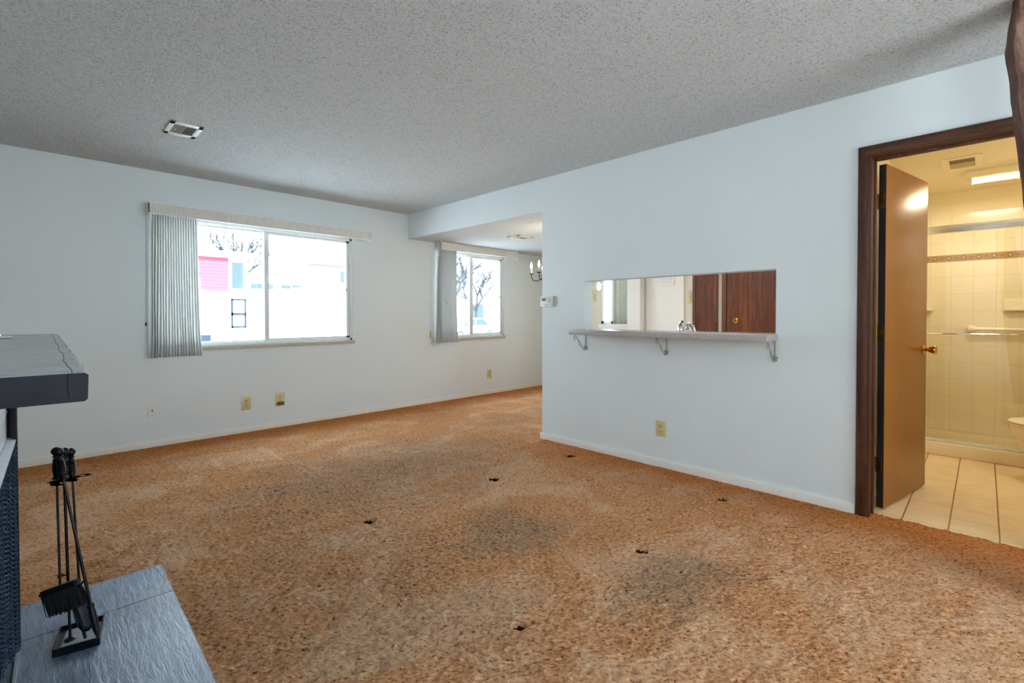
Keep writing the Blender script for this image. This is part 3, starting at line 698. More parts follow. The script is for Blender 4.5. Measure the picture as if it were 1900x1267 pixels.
MB().cyl((6.10, 4.19, 1.600), (6.10, 4.45, 1.600), .068, n=28).done('roll', 'paper', pt)
MB().cyl((6.10, 4.182, 1.600), (6.10, 4.191, 1.600), .048, n=24).done('end_cap', 'candle', pt)
[MB().tube([(XE-.001, q, 1.64), (6.12, q, 1.62), (6.10, q, 1.60)], .006, 8).done('holder', 'trimw', pt) for q in (4.178, 4.46)]
k1 = struct('door_3', B(XE-.04, XE-.004, 2.455, 2.705, 0, 2.03), 'redwood', 'dark brown closet door seen through the pass-through')
struct('door_frame', B(XE-.05, XE-.002, 2.707, 2.745, 0, 2.06).box(XE-.05, XE-.002, 2.425, 2.453, 0, 2.06), 'redframe', parent=k1)
MB().cyl((XE-.052, 2.44, .93), (XE-.052, 2.44, 1.06), .009, n=10).done('hinge', 'hinge', k1)
k2 = struct('door_4', B(XE-.04, XE-.004, 1.36, 2.295, 0, 2.03), 'redwood', 'brown entry door with brass deadbolt seen through the pass-through')
struct('door_frame', B(XE-.05, XE-.002, 2.312, 2.366, 0, 2.06).box(XE-.05, XE-.002, 1.30, 1.345, 0, 2.06), 'redframe', parent=k2)
MB().lathe([(.034, 0), (.034, .010), (.024, .016), (.024, .022)], (XE-.04, 2.20, 1.092), (-1, 0, 0)).done('deadbolt', 'brass', k2)
B(XE-.0635, XE-.0615, 2.193, 2.207, 1.080, 1.104).done('keyhole', 'blackp', k2)
# kitchen counter and faucet
kc = thing('kitchen_counter', 'grey laminate kitchen counter behind the pass-through', 'counter', (3.8, 1.7, 0))
B(XP+.125, 4.12, .70, 2.83, .87, .91, bev=.003).done('worktop', 'counter', kc)
B(XP+.13, 4.08, .72, 2.80, 0.0, .87).done('cabinet_body', 'kwall', kc)
fa = thing('faucet', 'chrome kitchen faucet standing behind the speckled ledge', 'faucet', (3.66, 1.69, .91))
MB().lathe([(.032, 0), (.030, .012), (.020, .02), (.020, .10), (.024, .12), (.024, .155), (.014, .17)], (3.66, 1.73, .91)).done('body', 'chrome', fa)
MB().tube([(3.66, 1.73, 1.06), (3.645, 1.725, 1.085), (3.63, 1.708, 1.105), (3.62, 1.698, 1.108)], [.016, .015, .013, .010], 12).done('handle', 'chrome', fa)
MB().tube([(3.70, 1.63, .91), (3.70, 1.63, 1.02), (3.69, 1.645, 1.07), (3.66, 1.665, 1.092), (3.63, 1.66, 1.085), (3.61, 1.65, 1.05)], [.017, .016, .016, .015, .014, .013], 12).done('spout', 'chrome', fa)
MB().box(3.62, 3.72, 1.58, 1.78, .91, .922, bev=.004).done('base_plate', 'chrome', fa)
lamp('kitchen_added_light', 'AREA', (4.9, 1.9, HS-.02), 14, (1, .98, .95), .9, .9)  # unseen lamp without a fixture, added to light the kitchen

# ================================================================== BATHROOM DOORWAY
tr = MB()
def casing(mb, x0, x1):
    pass
y1, y0, zt = .462, -.30, 2.058
def prof(a):  # moulded casing thickness steps
    return a
cs = MB().box(XP-.016, XP, y1, y1+.064, -.003, zt+.064, bev=.003).box(XP-.021, XP-.014, y1+.010, y1+.046, -.003, zt+.046, bev=.003).box(XP-.016, XP, y0-.064, y0, -.003, zt+.064, bev=.003).box(XP-.021, XP-.014, y0-.046, y0-.010, -.003, zt+.046, bev=.003)
struct('trim_3', cs, 'trimwood', 'dark stained door casing uprights')
struct('trim_4', MB().box(XP-.0165, XP, y0-.001, y1+.001, zt, zt+.064, bev=.003).box(XP-.0215, XP-.014, y0-.03, y1+.03, zt+.010, zt+.046, bev=.003), 'trimwood_h', 'dark stained door casing head')
struct('trim_5', MB().box(XP, XP+.12, y1-.001, y1+.018, 0, zt+.001).box(XP, XP+.12, y0-.018, y0+.001, 0, zt+.001).box(XP, XP+.12, y0, y1, zt-.001, zt+.018).box(XP+.045, XP+.075, y1-.012, y1, 0, zt).box(XP+.045, XP+.075, y0, y1, zt-.012, zt), 'trimwood', 'dark stained door jamb')
# door leaf: hinged on the left jamb, opened into the bathroom
ang = math.radians(-11.2)
dm = Matrix.Translation((3.540, .452, 0)) @ Matrix.Rotation(ang, 4, 'Z')
dr = thing('door', 'open oak veneer bathroom door with brass knob', 'door', (3.540, .452, 0), ang)
DW, DT, D0, D1 = .715, .036, .014, 2.045
B(0.0015, DW, -DT, 0, D0, D1, bev=.0015).xf(dm).done('door_panel', 'doorface', dr)
B(-.0008, .0016, -DT+.001, -.001, D0+.001, D1-.001).xf(dm).done('hinge_edge', 'dooredge', dr)
for zz in (.27, 1.05, 1.83):
    h_ = MB().cyl((-.004, .006, zz-.045), (-.004, .006, zz+.045), .0065, n=12).box(-.0035, -.0012, -DT+.006, .004, zz-.044, zz+.044, bev=.0008).xf(dm).done('hinge', 'hinge', dr)
for sd in (-1, 1):
    yb = -DT if sd < 0 else 0
    MB().lathe([(.032, 0), (.032, .004), (.012, .010), (.012, .026), (.018, .032), (.028, .062), (.026, .068), (.0, .069)], (DW-.062, yb, .93), (0, sd, 0)).xf(dm).done('knob', 'brass', dr)
B(DW-.001, DW+.0015, -DT+.006, -.006, .90, .96).xf(dm).done('latch_plate', 'brass', dr)

# bathroom shell
BX = 5.9; HB = 2.27; YBN = .50; YBS = -1.4
struct('wall_bathroom_left', B(XP+.12, BX+.1, YBN, .56, -.03, 2.5), 'bathpaint')
struct('wall_bathroom_right', B(XP+.12, BX+.1, YBS-.1, YBS, -.03, 2.5), 'bathpaint')
struct('wall_bathroom_back', B(BX, BX+.1, YBS, YBN, -.03, 2.5), 'bathpaint')
struct('ceiling_bathroom', B(XP+.12, BX+.1, YBS, .56, HB, HB+.1), 'bathpaint')
struct('trim_6', B(BX-.008, BX, -.95, YBN, .10, 2.068).box(5.27, BX-.008, YBN-.008, YBN, .10, 2.068), 'tile', 'cream tiled shower surround')
struct('trim_7', B(BX-.0095, BX-.008, -.95, YBN-.01, 1.643, 1.704), 'border', 'patterned decorative tile border')
sp = thing('shower_pan', 'bone coloured shower pan with raised curb', 'shower pan', (5.6, -.2, 0))
B(5.27, 5.38, -.95, YBN-.009, 0, .105, bev=.012).done('curb', 'bone', sp)
B(5.37, BX-.009, -.95, YBN-.009, 0, .045, bev=.006).box(BX-.05, BX-.009, -.95, YBN-.009, .03, .10, bev=.008).done('basin', 'bone', sp)
sd = thing('shower_enclosure', 'sliding glass shower doors with chrome header rail', 'shower door', (5.32, -.2, .105))
B(5.29, 5.345, -.95, YBN-.010, 1.835, 1.895, bev=.004).done('header_rail', simple('satin_rail', 'd8dade', .22, .9), sd)
B(5.295, 5.34, -.95, YBN-.010, .106, .128, bev=.003).done('bottom_track', 'alum', sd)
B(5.304, 5.309, -.22, YBN-.012, .128, 1.84).done('glass_panel', 'shglass', sd)
B(5.324, 5.329, -.95, -.10, .128, 1.84).done('glass_panel', 'shglass', sd)
B(5.30, 5.335, YBN-.022, YBN-.010, .128, 1.84).done('wall_channel', 'alum', sd)
MB().tube([(5.304, .40, 1.00), (5.27, .40, 1.00), (5.262, .38, 1.002), (5.262, -.16, 1.008), (5.27, -.18, 1.008), (5.304, -.18, 1.008)], .006, 8).done('towel_bar', 'chrome', sd)
gb = thing('grab_bar', 'cream grab bar on the tiled shower wall', 'grab bar', (BX-.01, -.1, 1.03))
MB().tube([(BX-.045, .085, 1.033), (BX-.045, -.45, 1.033)], .017, 12).done('bar', 'cream', gb)
MB().cyl((BX-.0085, .085, 1.033), (BX-.03, .085, 1.033), .034, .028, 20).sph((BX-.042, .085, 1.033), .026).done('mount', 'cream', gb)
MB().cyl((BX-.0085, -.45, 1.033), (BX-.03, -.45, 1.033), .034, .028, 20).sph((BX-.042, -.45, 1.033), .026).done('mount', 'cream', gb)
ss = thing('soap_dish', 'cream recessed soap dish on the tiled shower wall', 'soap dish', (BX-.01, -.18, 1.24))
B(BX-.028, BX-.0085, -.29, -.108, 1.19, 1.295, bev=.006).done('surround', 'cream', ss)
B(BX-.050, BX-.026, -.275, -.123, 1.195, 1.215, bev=.005).done('tray_lip', 'cream', ss)
tag(MB().prism([(0, 0), (.15, 0), (.14, .05), (.05, .14), (0, .15)], 0, .022, Matrix(((0, -1, 0, BX-.009), (-1, 0, 0, YBN-.0085), (0, 0, 1, 1.195), (0, 0, 0, 1))), bev=.004).done('corner_shelf', 'cream'), 'cream ceramic corner shelf in the shower', 'shelf')
# toilet (faces the left wall; only its front shows)
to = thing('toilet', 'cream toilet with closed lid at the edge of the doorway view', 'toilet', (4.93, -.45, 0))
tx, ty = 4.95, -.125
def oval(cx, cy, rx, ry, n=32, flat=0): return [(cx+rx*math.cos(2*PI*k/n), cy+ry*math.sin(2*PI*k/n)) for k in range(n)]
def loft(rings, n=32):
    mb = MB(); t_ = bmesh.new(); R_ = []
    for (cx, cy, rx, ry, z) in rings: R_.append([t_.verts.new((x, y, z)) for x, y in oval(cx, cy, rx, ry, n)])
    for a_, b_ in zip(R_, R_[1:]):
        for k in range(n): t_.faces.new((a_[k], a_[(k+1) % n], b_[(k+1) % n], b_[k]))
    t_.faces.new(R_[0][::-1]); t_.faces.new(R_[-1]); mb.add(t_); return mb
loft([(tx, ty-.34, .11, .20, 0), (tx, ty-.34, .10, .18, .10), (tx, ty-.33, .11, .19, .18), (tx, ty-.28, .15, .235, .27), (tx, ty-.255, .18, .25, .34), (tx, ty-.25, .185, .25, .375)]).done('bowl', 'cream', to)
loft([(tx, ty-.25, .188, .252, .377), (tx, ty-.25, .190, .254, .386), (tx, ty-.25, .186, .250, .392)]).done('seat', 'cream', to)
loft([(tx, ty-.25, .186, .250, .395), (tx, ty-.25, .190, .254, .403), (tx, ty-.25, .180, .244, .412), (tx, ty-.25, .12, .17, .418)]).done('lid', 'cream', to)
B(tx-.20, tx+.20, ty-.72, ty-.52, .37, .74, bev=.02).done('tank', 'cream', to)
B(tx-.21, tx+.21, ty-.73, ty-.51, .741, .77, bev=.01).done('tank_lid', 'cream', to)
MB().tube([(tx-.14, ty-.52, .69), (tx-.14, ty-.50, .69), (tx-.09, ty-.495, .685)], .006, 8).done('flush_lever', 'chrome', to)
# bathroom vent and light
bv = thing('exhaust_vent', 'cream vent cover on the bathroom ceiling beside the light', 'vent', (4.79, .13, HB))
B(4.60, 4.98, .022, .06, HB-.008, HB-.0005).box(4.60, 4.98, .195, .235, HB-.008, HB-.0005).box(4.60, 4.65, .06, .195, HB-.008, HB-.0005).box(4.93, 4.98, .06, .195, HB-.008, HB-.0005).box(4.785, 4.795, .06, .195, HB-.008, HB-.0005).done('frame', 'bathpaint', bv)
B(4.65, 4.785, .06, .195, HB-.003, HB-.0005).done('duct_opening', 'brownp', bv)
mb = MB()
for k in range(8): mb.add(B(-.0005, .0005, .06, .195, -.006, .006).bm, Matrix.Translation((4.80+.016*k, 0, HB-.007)) @ Matrix.Rotation(math.radians(50), 4, 'Y'))
mb.done('louvres', 'bathpaint', bv)
bl = thing('ceiling_light', 'lit fluorescent fixture with clear end cap on the bathroom ceiling', 'light', (5.3, -.02, HB))
B(5.11, 5.34, -.24, .125, HB-.05, HB-.0005, bev=.006).done('housing', 'bathpaint', bl)
MB().grid(lambda u, v: V((5.225+.055*math.cos(PI*v), -.17+.25*u, HB-.045-.035*math.sin(PI*v))), 2, 12, .002).done('diffuser', 'tube', bl)
[MB().box(5.155, 5.295, q, q+.004, HB-.085, HB-.045, bev=.002).done('end_cap', 'candle', bl) for q in (.081, -.175)]
lamp('bathroom_tube_light', 'AREA', (5.225, -.05, HB-.095), 7.5, (1, .91, .72), .16, .30)
lamp('bathroom_fill_light', 'POINT', (4.2, -1.0, 1.9), 11, (1, .92, .76), .12)  # unseen lamp added to brighten the lower bathroom

# ================================================================== FIREPLACE
fa_ = -.026
fm = Matrix.Translation((-.047, 2.33, 0)) @ Matrix.Rotation(fa_, 4, 'Z')
fp = thing('fireplace', 'metal fireplace with mesh curtain behind the slate hearth', 'fireplace', (-.047, 2.33, 0), fa_)
def fpart(name, mb, mat): return mb.xf(fm).done(name, mat, fp)
# body: black box, local y from -1.75 (near) to +.02 (far), open at the +X side
fpart('firebox', MB().box(-.50, -.46, -1.75, .02, .031, 1.05).box(-.46, -.004, -1.75, -1.71, .031, 1.05).box(-.46, -.004, .0, .02, .031, 1.05).box(-.46, -.03, -1.71, .0, .031, .05).box(-.46, -.03, -1.71, .0, .9, 1.05), 'firebox')
fpart('frame_post', MB().box(-.012, .006, -.010, .022, .031, 1.05, bev=.001), 'firebox')
fpart('frame_post', MB().box(-.012, .006, -1.76, -1.72, .031, 1.05, bev=.001), 'firebox')
fpart('hood_panel', MB().box(-.034, -.018, -1.71, -.012, .742, 1.05).box(-.018, -.0155, -1.71, -.012, .838, .843), 'hood')
fpart('hood_lip', MB().prism([(-.020, .748), (-.016, .752), (.003, .742), (.003, .736), (-.020, .736)], -1.71, -.011, Matrix(((1, 0, 0, 0), (0, 0, 1, 0), (0, 1, 0, 0), (0, 0, 0, 1)))), 'hoodlip')
fpart('bottom_rail', MB().box(-.004, .004, -1.71, -.011, .031, .038), 'hoodlip')
# hanging chain-mesh curtain: bunched folds drawn to the far end
def meshcurtain():
    mb = MB(); n = 30; m_ = 90
    def pos(u, z, k=0):
        y = -.035-.13*u; x = -.010+.018*math.sin(u*2*PI*2.6)-.030*u
        return V((x, y, z))
    zt_, zb_ = .735, .036
    for j in range(n):
        pts = []
        u = (j+.5)/n
        for i in range(m_+1):
            z = zt_+(zb_-zt_)*i/m_
            uu = u+(.5/n)*(1.3 if (i % 2 == 0) else -1.3)
            p = pos(uu, z); p.x += .0014*(1 if i % 2 else -1); pts.append(p)
        mb.tube(pts, .0016, 4)
    return mb
fpart('mesh_curtain', meshcurtain(), 'mesh')
# mantel slab
def rough_slab(mb, x0, x1, y0, y1, z0, z1, fx1=None, seed=3, ny=60, amp=.004):
    rnd = random.Random(seed); off = [rnd.uniform(-amp, amp)*(.4+.6*rnd.random()) for _ in range(ny+1)]
    t_ = bmesh.new(); rows = []
    for j in range(ny+1):
        y = y0+(y1-y0)*j/ny; xe = (fx1(y) if fx1 else x1)+off[j]
        rows.append([t_.verts.new(c) for c in ((x0, y, z0), (xe-.003, y, z0), (xe, y, z0+.003), (xe+.001, y, z1-.003), (xe-.003, y, z1), (x0, y, z1))])
    for a_, b_ in zip(rows, rows[1:]):
        for k in range(6): t_.faces.new((a_[k], a_[(k+1) % 6], b_[(k+1) % 6], b_[k]))
    t_.faces.new(rows[0]); t_.faces.new(rows[-1][::-1]); return mb.add(t_)
mn = thing('mantel_shelf', 'dark slate mantel slab over the fireplace', 'mantel', (0, 1.7, 1.052))
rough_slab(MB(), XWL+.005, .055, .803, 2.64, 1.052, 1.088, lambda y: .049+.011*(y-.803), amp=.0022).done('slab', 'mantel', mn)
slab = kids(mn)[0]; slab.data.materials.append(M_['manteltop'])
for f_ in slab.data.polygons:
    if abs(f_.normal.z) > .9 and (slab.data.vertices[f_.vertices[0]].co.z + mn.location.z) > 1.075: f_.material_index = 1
mb = MB()
cr = [(.033+.011*(y-.803)+.0015*math.sin(y*17)+.0006*math.sin(y*53), y, 1.0883) for y in np.linspace(.803, 2.64, 90)]
mb.tube(cr, .00045, 4).tube([(.0305, .8025, 1.0885), (.0300, .8022, 1.07), (.0312, .8025, 1.052)], .0006, 4).done('crack', 'grout_d', mn)
tag(MB().tube([(-.16, 2.10, 1.093), (-.10, 2.11, 1.0945), (-.07, 2.112, 1.0945), (-.045, 2.115, 1.094)], [.006, .006, .0055, .004], 10).tube([(-.075, 2.10, 1.093), (-.072, 2.118, 1.100)], .004, 8).done('fireplace_key', 'chrome'), 'small chrome damper key lying on the slate mantel', 'key')
# hearth slabs
hr = thing('hearth', 'blue grey slate hearth slabs on the carpet', 'hearth', (.17, 1.6, 0))
HX = lambda y: .388+.012*(y-1.68)/.965
rough_slab(MB(), -.56, .4, 2.362, 2.648, .0, .030, HX, 5, 14, .0012).done('slate_slab', 'slate', hr)
rough_slab(MB(), -.56, .4, .55, 2.357, .0, .0305, HX, 6, 70, .0012).done('slate_slab', 'slate', hr)
B(-.56, HX(2.36)-.004, 2.355, 2.364, .0, .027).done('joint', 'grout_d', hr)

# ================================================================== FIREPLACE TOOLS
bxz = .0305
c0, c1, c2, c3 = V((.035, 2.172)), V((.149, 2.146)), V((.173, 2.293)), V((.057, 2.315))
st = thing('fireplace_tool_stand', 'black iron tool stand with tray base on the slate hearth', 'tool stand', (.10, 2.23, bxz))
poly = [tuple(c) for c in (c0, c1, c2, c3)]
mb = MB().prism(poly, bxz, bxz+.016)
def wallseg(a, b):
    d = (b-a).normalized(); n_ = V((-d.y, d.x))*.0022
    return [tuple(a-n_), tuple(b-n_), tuple(b+n_), tuple(a+n_)]
for a, b in ((c0, c1), (c1, c2), (c2, c3), (c3, c0)): mb.prism(wallseg(a, b), bxz, bxz+.027)
mb.done('tray', 'iron', st)
B(0, .1, 0, .1, 0, .0008).xf(Matrix.Translation((.052, 2.182, bxz+.0165)) @ Matrix.Rotation(-.2, 4, 'Z') @ Matrix.Diagonal((1.0, 1.12, 1, 1))).done('tray_floor', 'irongrey', st)
px_, py_ = .079, 2.221
MB().lathe([(.017, 0), (.016, .004), (.006, .010)], (px_, py_, bxz+.016)).tube([(px_, py_, bxz+.02), (.0705, 2.2265, .60)], .0042, 10).done('pole', 'iron', st)
def handle(p, tilt=(0, 0, 1), name='handle', parent=None, s=.93):
    pr = [(.007, 0), (.0135, .002), (.0135, .006), (.009, .010), (.0085, .014)]
    for k in range(9):
        z = .016+.0062*k; r = .0092+.0030*math.sin(PI*(k+1)/10)
        pr += [(r-.0009, z), (r+.0006, z+.003)]
    pr += [(.0085, .074), (.0065, .079), (.0115, .082), (.0115, .084), (.007, .087), (.010, .090)]
    for k in range(7):
        a = -.9+k*(PI/2+.9)/6; pr.append((.0145*math.cos(a), .102+.0145*math.sin(a)))
    return MB().lathe([(r*s, z*s) for r, z in pr], p, tilt, 20).done(name, 'iron', parent)
fd = V((F.x, F.y, 0)).normalized(); rd = V((R.x, R.y, 0)).normalized(); F0 = 1.618
def tp(px, py, df=0.0):
    """measured point of the tool set: surveyed position at depth F0+df"""
    d = F+R*((px-950)/FPX)-U*((py-633.5-SHY)/FPX); t_ = (F0+df)/d.dot(fd); return V((0, 0, HCAM))+d*t_
ptop = tp(120.5, 889, 0)
handle(ptop, (0, 0, 1), 'pole_handle', st)
mb = MB()
def ring(c, r0, r1, a0=0, a1=2*PI):
    mb.grid(lambda u, v: V((c.x+(r0+(r1-r0)*v)*math.cos(a0+(a1-a0)*u), c.y+(r0+(r1-r0)*v)*math.sin(a0+(a1-a0)*u), c.z)), 20, 1, .004)
q0, q1, q2 = tp(118, 895, -.035), tp(153, 882, .005), tp(93, 895, .0)
ring(q0, .010, .034, -.4, 4.6); ring(q1, .009, .021); ring(q2, .002, .010); ring(ptop+V((0, 0, -.004)), .004, .018)
ring(tp(134, 891, .02), .006, .015); ring(tp(105, 892, -.01), .006, .015)
mb.tube([q2, ptop+V((0, 0, -.004)), tp(135, 889, .02), q1+V((-.012, .0, 0))], .004, 6).tube([ptop+V((0, 0, -.004)), q0+V((0, .015, 0))], .004, 6).done('hook_ring', 'iron', st)
# brush
br = thing('hearth_brush', 'black hearth brush hanging on the left of the tool stand', 'brush', tuple(tp(111, 1110, -.02)))
b1, b2 = tp(105.5, 889, -.012), tp(111.5, 1086, -.026)
MB().tube([b1, b1.lerp(b2, .5), b2], .0034, 10).done('shaft', 'iron', br)
handle(b1, (b1-b2).normalized(), 'handle', br)
hd0 = tp(76.5, 1103, -.030); hd1 = tp(146, 1078, -.026); hm = (hd0+hd1)/2
dx = (hd1-hd0).normalized(); dz = dx.cross(fd).normalized()
if dz.z < 0: dz = -dz
def obox(c, ax, ay, az, sx, sy, sz, bev=0):
    t_ = bmesh.new(); bmesh.ops.create_cube(t_, size=1)
    for v in t_.verts: v.co = V((v.co.x*sx, v.co.y*sy, v.co.z*sz))
    if bev: bmesh.ops.bevel(t_, geom=t_.edges[:], offset=bev, segments=2, affect='EDGES')
    m_ = Matrix(((ax.x, ay.x, az.x, c.x), (ax.y, ay.y, az.y, c.y), (ax.z, ay.z, az.z, c.z), (0, 0, 0, 1)))
    return t_, m_
MB().add(*obox(hm, dx, fd, dz, (hd1-hd0).length, .028, .020, .006)).done('head', simple('worn_black_paint', '1c222c', .4), br)
mb = MB(); rr = random.Random(4)
for i in range(34):
    for j in range(5):
        a = hd0.lerp(hd1, .06+.88*(i+rr.random()*.6)/34)+fd*(-.011+.0055*j)-dz*.006
        b_ = a-dz*(.070+.008*rr.random())+V((rr.uniform(-.004, .004), rr.uniform(-.004, .004), 0))-dx*(.004 if i < 8 else 0)
        mb.tube([a, b_], [.0022, .0014], 4)
mb.done('bristles', 'bristle', br)
# shovel
sh = thing('ash_shovel', 'black ash shovel with grey blade standing in the tray', 'shovel', tuple(tp(160, 1160, .02)))
s1, s2 = tp(134.5, 889, .020), tp(147.5, 1086, .020)
MB().tube([s1, s1.lerp(s2, .5), s2], .0034, 10).done('shaft', 'iron', sh)
handle(s1, (s1-s2).normalized(), 'handle', sh)
e0 = tp(148, 1081, .020); e1 = tp(169, 1165, .000); sdir = (e1-e0).normalized(); SL = (e1-e0).length
side = sdir.cross(-fd).normalized(); nor = side.cross(sdir).normalized()
if nor.dot(fd) > 0: nor = -nor
def blade(u, t_):
    s_ = (u-.5)*2; wv = .032*math.sqrt(max(0.03, 1-abs(2*t_-1.0)**3.0))*(.78+.22*t_)
    return e0+sdir*SL*t_+side*s_*wv+nor*(.018*abs(s_)**3-.004)
MB().grid(blade, 24, 24, .0016).done('blade', 'irongrey', sh)
MB().tube([blade(0, k/24) for k in range(25)]+[blade(1, 1-k/24) for k in range(25)], .0034, 6, closed=True).done('blade_rim', 'iron', sh)
for t_ in (.17, .30): MB().sph(blade(.34, t_)+nor*.002, .0028, n=10).done('rivet', 'hoodlip', sh)
# tongs
tg = thing('fire_tongs', 'black fire tongs leaning across in front of the shovel', 'tongs', tuple(tp(170, 1150, -.03)))
top = tp(117.5, 889, -.040); mid = tp(168, 1121, -.022); tip = tp(182, 1181, -.018)
MB().tube([top, top.lerp(mid, .5), mid], [.0040, .0042, .0046], 10).tube([mid, mid.lerp(tip, .08)], [.0105, .0105], 12).tube([mid.lerp(tip, .08), mid.lerp(tip, .3), mid.lerp(tip, .75), tip], [.0080, .0100, .0095, .004], 10).done('arm', 'iron', tg)
MB().tube([top.lerp(mid, .80), tp(140, 1095, -.016), tp(139, 1120, -.012), tp(149, 1150, -.012), tp(158.5, 1184, -.014)], [.003, .0034, .0036, .0042, .0046], 8).done('arm', 'iron', tg)
handle(top, (tp(110.5, 846, -.044)-top).normalized(), 'handle', tg, .92)

# ================================================================== ROUGH TIMBER POST (right edge)
def timberpost():
    mb = MB(); rnd = random.Random(11); t_ = bmesh.new(); rows = []; N = 60
    er = V((math.cos(math.radians(-1.6)), math.sin(math.radians(-1.6)), 0)); et = V((er.y, -er.x, 0))
    for i in range(N+1):
        z = HC-.002-(HC-.0)*i/N
        lat = .092*(2.24-z) if z < 2.24 else .10*(z-2.24)
        base = V((2.795, -.047, 0))+et*lat
        j = lambda a: rnd.uniform(-a, a)
        pts2 = [(0+j(.002), .040), (.024+j(.003), 0), (.16, .02), (.16, .16), (.03, .17)]
        rows.append([t_.verts.new((base.x+et.x*a+er.x*b, base.y+et.y*a+er.y*b, z)) for a, b in pts2])
    for a_, b_ in zip(rows, rows[1:]):
        for k in range(5): t_.faces.new((a_[k], a_[(k+1) % 5], b_[(k+1) % 5], b_[k]))
    t_.faces.new(rows[0]); t_.faces.new(rows[-1][::-1]); return mb.add(t_)
tag(timberpost().done('timber_post', 'rough_timber'), 'rough sawn dark timber post at the right edge, in front of the bathroom doorway', 'post')

# ================================================================== OUTDOORS
struct('added_sun_shade', B(-1.5, 4.5, -5.2, YS-.16, 2.45, 2.6), 'trimw')  # unseen overhang added to keep the sun out of the front window
struct('ground_outside', B(XWL-.3, 90, YW+.3, 120, -.9, -.42), 'ground')
struct('ground_front', B(XWL-.3, 60, -60, YS-.3, -.6, -.12), 'ground')
struct('ground_left', B(-60, XWL-.3, -60, 120, -.6, -.12), 'ground')
struct('ground_side', B(XE+.3, 90, -40, YW+.3, -.9, -.42), 'ground')
YH = 32.0
def at20(x, z): k = (YH)/20.0; return x*k, (z-HCAM)*k+HCAM
def rect(px, x0, x1, z0, z1, y0, y1): 
    a, c = at20(x0, z0); b_, d = at20(x1, z1); return B(a, b_, y0, y1, c, d)
hs = thing('house', 'white two-storey house with red siding panel across the street', 'house', (8, YH+4, -.42))
a, zt_ = at20(1.0, 3.38); b_, _ = at20(5.80, 0)
B(a, b_, YH, YH+8, -.42, zt_).done('wall', 'extwhite', hs)
a_, z0_ = at20(.8, 3.36); c_x, z1_ = at20(5.95, 3.52)
B(a_, c_x, YH-.5, YH+8.4, z0_, z1_).done('roof', 'roof', hs)
rect(0, 4.2, 5.153, 2.07, 3.30, YH-.06, YH).done('red_panel', 'redsiding', hs)
f_ = rect(0, 5.23, 5.685, 2.15, 3.19, YH-.06, YH).done('window', 'extwhite', hs)
rect(0, 5.26, 5.655, 2.18, 3.16, YH-.08, YH-.055).done('pane', 'extglass', f_)
f_ = MB()
for q in ((5.23, 5.29, .70, 1.79), (5.68, 5.74, .70, 1.79), (5.23, 5.74, 1.73, 1.79), (5.23, 5.74, .70, .77), (5.23, 5.74, 1.17, 1.27)):
    x0, z0 = at20(q[0], q[2]); x1, z1 = at20(q[1], q[3]); f_.box(x0, x1, YH-.07, YH, z0, z1)
f_.done('door_frame', 'extframe', hs)
gx, gz = at20(4.58, 3.78)
MB().prism([(-3, 0), (.55, 0), (1.15, .55), (.7, 1.05), (-3, 1.05)], YH+9, YH+12, Matrix(((1, 0, 0, gx), (0, 0, 1, 0), (0, 1, 0, gz-.6), (0, 0, 0, 1)))).done('rear_roof', simple('blue_grey_shingles', (.035, .045, .065), .8, spec=0), hs)
ga = thing('garage', 'long white garage row with high windows across the street', 'garage', (15, YH+4, -.42))
a, zt_ = at20(5.81, 2.86); b_, _ = at20(8.1, 0)
B(a, b_, YH+1, YH+8, -.42, zt_).done('wall', 'extwhite', ga)
for x0, x1, z0, z1 in ((6.10, 6.92, 2.23, 2.44), (7.25, 7.62, 2.28, 2.43), (7.68, 8.0, 2.34, 2.43)):
    rect(0, x0, x1, z0, z1, YH+.95, YH+1).done('window', 'extglass', ga)
h2 = thing('house', 'pale two-storey house with lap siding at the right of the window view', 'house', (18, YH+4, -.42))
a, zt_ = at20(8.15, 3.40); b_, _ = at20(14, 0)
B(a, b_, YH, YH+8, -.42, zt_).done('wall', 'extwhite', h2)
rect(0, 8.15, 10.5, 3.26, 3.33, YH-.12, YH).done('red_fascia', 'redsiding', h2)
rect(0, 8.75, 9.35, 2.1, 3.05, YH-.05, YH).done('siding_panel', 'tansiding', h2)
rect(0, 9.5, 9.9, 2.6, 3.1, YH-.05, YH).done('window', 'extglass', h2)
tag(B(6.2, 6.95, YH-1.6, YH-1.5, -.42, .10).done('parking_curb', 'extframe'), 'dark low rail on the pavement across the street', 'rail')
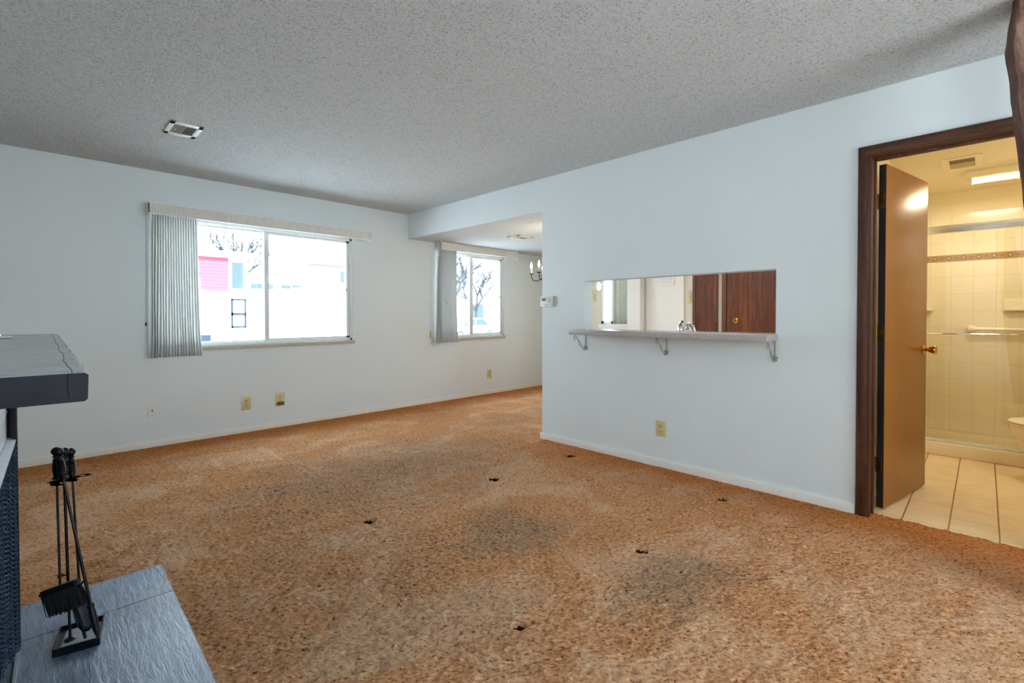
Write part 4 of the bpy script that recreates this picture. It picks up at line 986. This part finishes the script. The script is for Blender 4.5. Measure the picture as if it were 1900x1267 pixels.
def tree(base, h, label, seed, spread=.5, rad=.13, lv=5):
    rnd = random.Random(seed); mb = MB()
    def grow(p, d, L, r, lev):
        q = p+d*L; m_ = p+d*L*.5+V((rnd.uniform(-1, 1), rnd.uniform(-1, 1), 0))*L*.06
        mb.tube([p, m_, q], [r, r*.85, r*.65], 5 if lev < 3 else 3)
        if lev >= lv: return
        for k in range(3 if lev < 4 else 2):
            ax = V((rnd.gauss(0, 1), rnd.gauss(0, 1), rnd.gauss(0, .4))).normalized()
            nd = (d+ax*spread+V((0, 0, .12))).normalized(); grow(q, nd, L*rnd.uniform(.62, .82), r*.68, lev+1)
    grow(V(base), V((0, 0, 1)), h*.27, rad, 0)
    return tag(mb.done('bare_tree', 'bark'), label, 'tree')
tree((11.8, YH+12, -.42), 9.5, 'bare winter tree rising behind the red-panelled house', 3, .55, .22, 6)
tree((13.3, 17, -.42), 5.6, 'bare tree with fine branches outside the smaller window', 8, .6, .12, 6)
tree((24.6, 28.4, -.42), 7.0, 'bare tree farther off beyond the smaller window', 12, .7, .14, 6)
bd = thing('house', 'pale distant house beyond the smaller window', 'house', (27, 33, -.42))
B(26, 37, 33, 39, -.42, 3.6).done('wall', 'extwhite', bd)
MB().prism([(-.6, 0), (11.6, 0), (5.5, 3.0)], 32.6, 39.4, Matrix(((1, 0, 0, 26), (0, 0, 1, 0), (0, 1, 0, 3.6), (0, 0, 0, 1)))).done('roof', 'roof', bd)
B(28, 29.4, 32.93, 33, .9, 2.2).done('window', 'extglass', bd)
B(31.6, 33.2, 32.93, 33, .9, 2.2).done('window', 'extglass', bd)
car = thing('car', 'silver parked car outside the smaller window', 'car', (20.7, 24.8, -.42), 0)
cm = Matrix.Translation((18.6, 24.0, -.42))
T2 = Matrix(((1, 0, 0, 18.6), (0, 0, 1, 24.0), (0, 1, 0, -.42), (0, 0, 0, 1)))
MB().prism([(.0, .30), (.05, .75), (.9, .88), (1.45, 1.38), (2.9, 1.40), (3.6, .95), (4.2, .85), (4.3, .35), (4.25, .22), (.1, .22)], 0, 1.75, T2, bev=.05).done('body', 'carpaint', car)
MB().prism([(1.05, .90), (1.52, 1.30), (2.1, 1.33), (2.1, .92)], -.01, 0, T2).prism([(2.18, .92), (2.18, 1.33), (2.82, 1.32), (3.3, .95)], -.01, 0, T2).done('window', 'extglass', car)
for xx in (.85, 3.4):
    MB().cyl((18.6+xx, 23.96, -.42+.31), (18.6+xx, 24.18, -.42+.31), .31, n=24).done('wheel', 'tyre', car)
    MB().cyl((18.6+xx, 25.60, -.42+.31), (18.6+xx, 25.78, -.42+.31), .31, n=24).done('wheel', 'tyre', car)
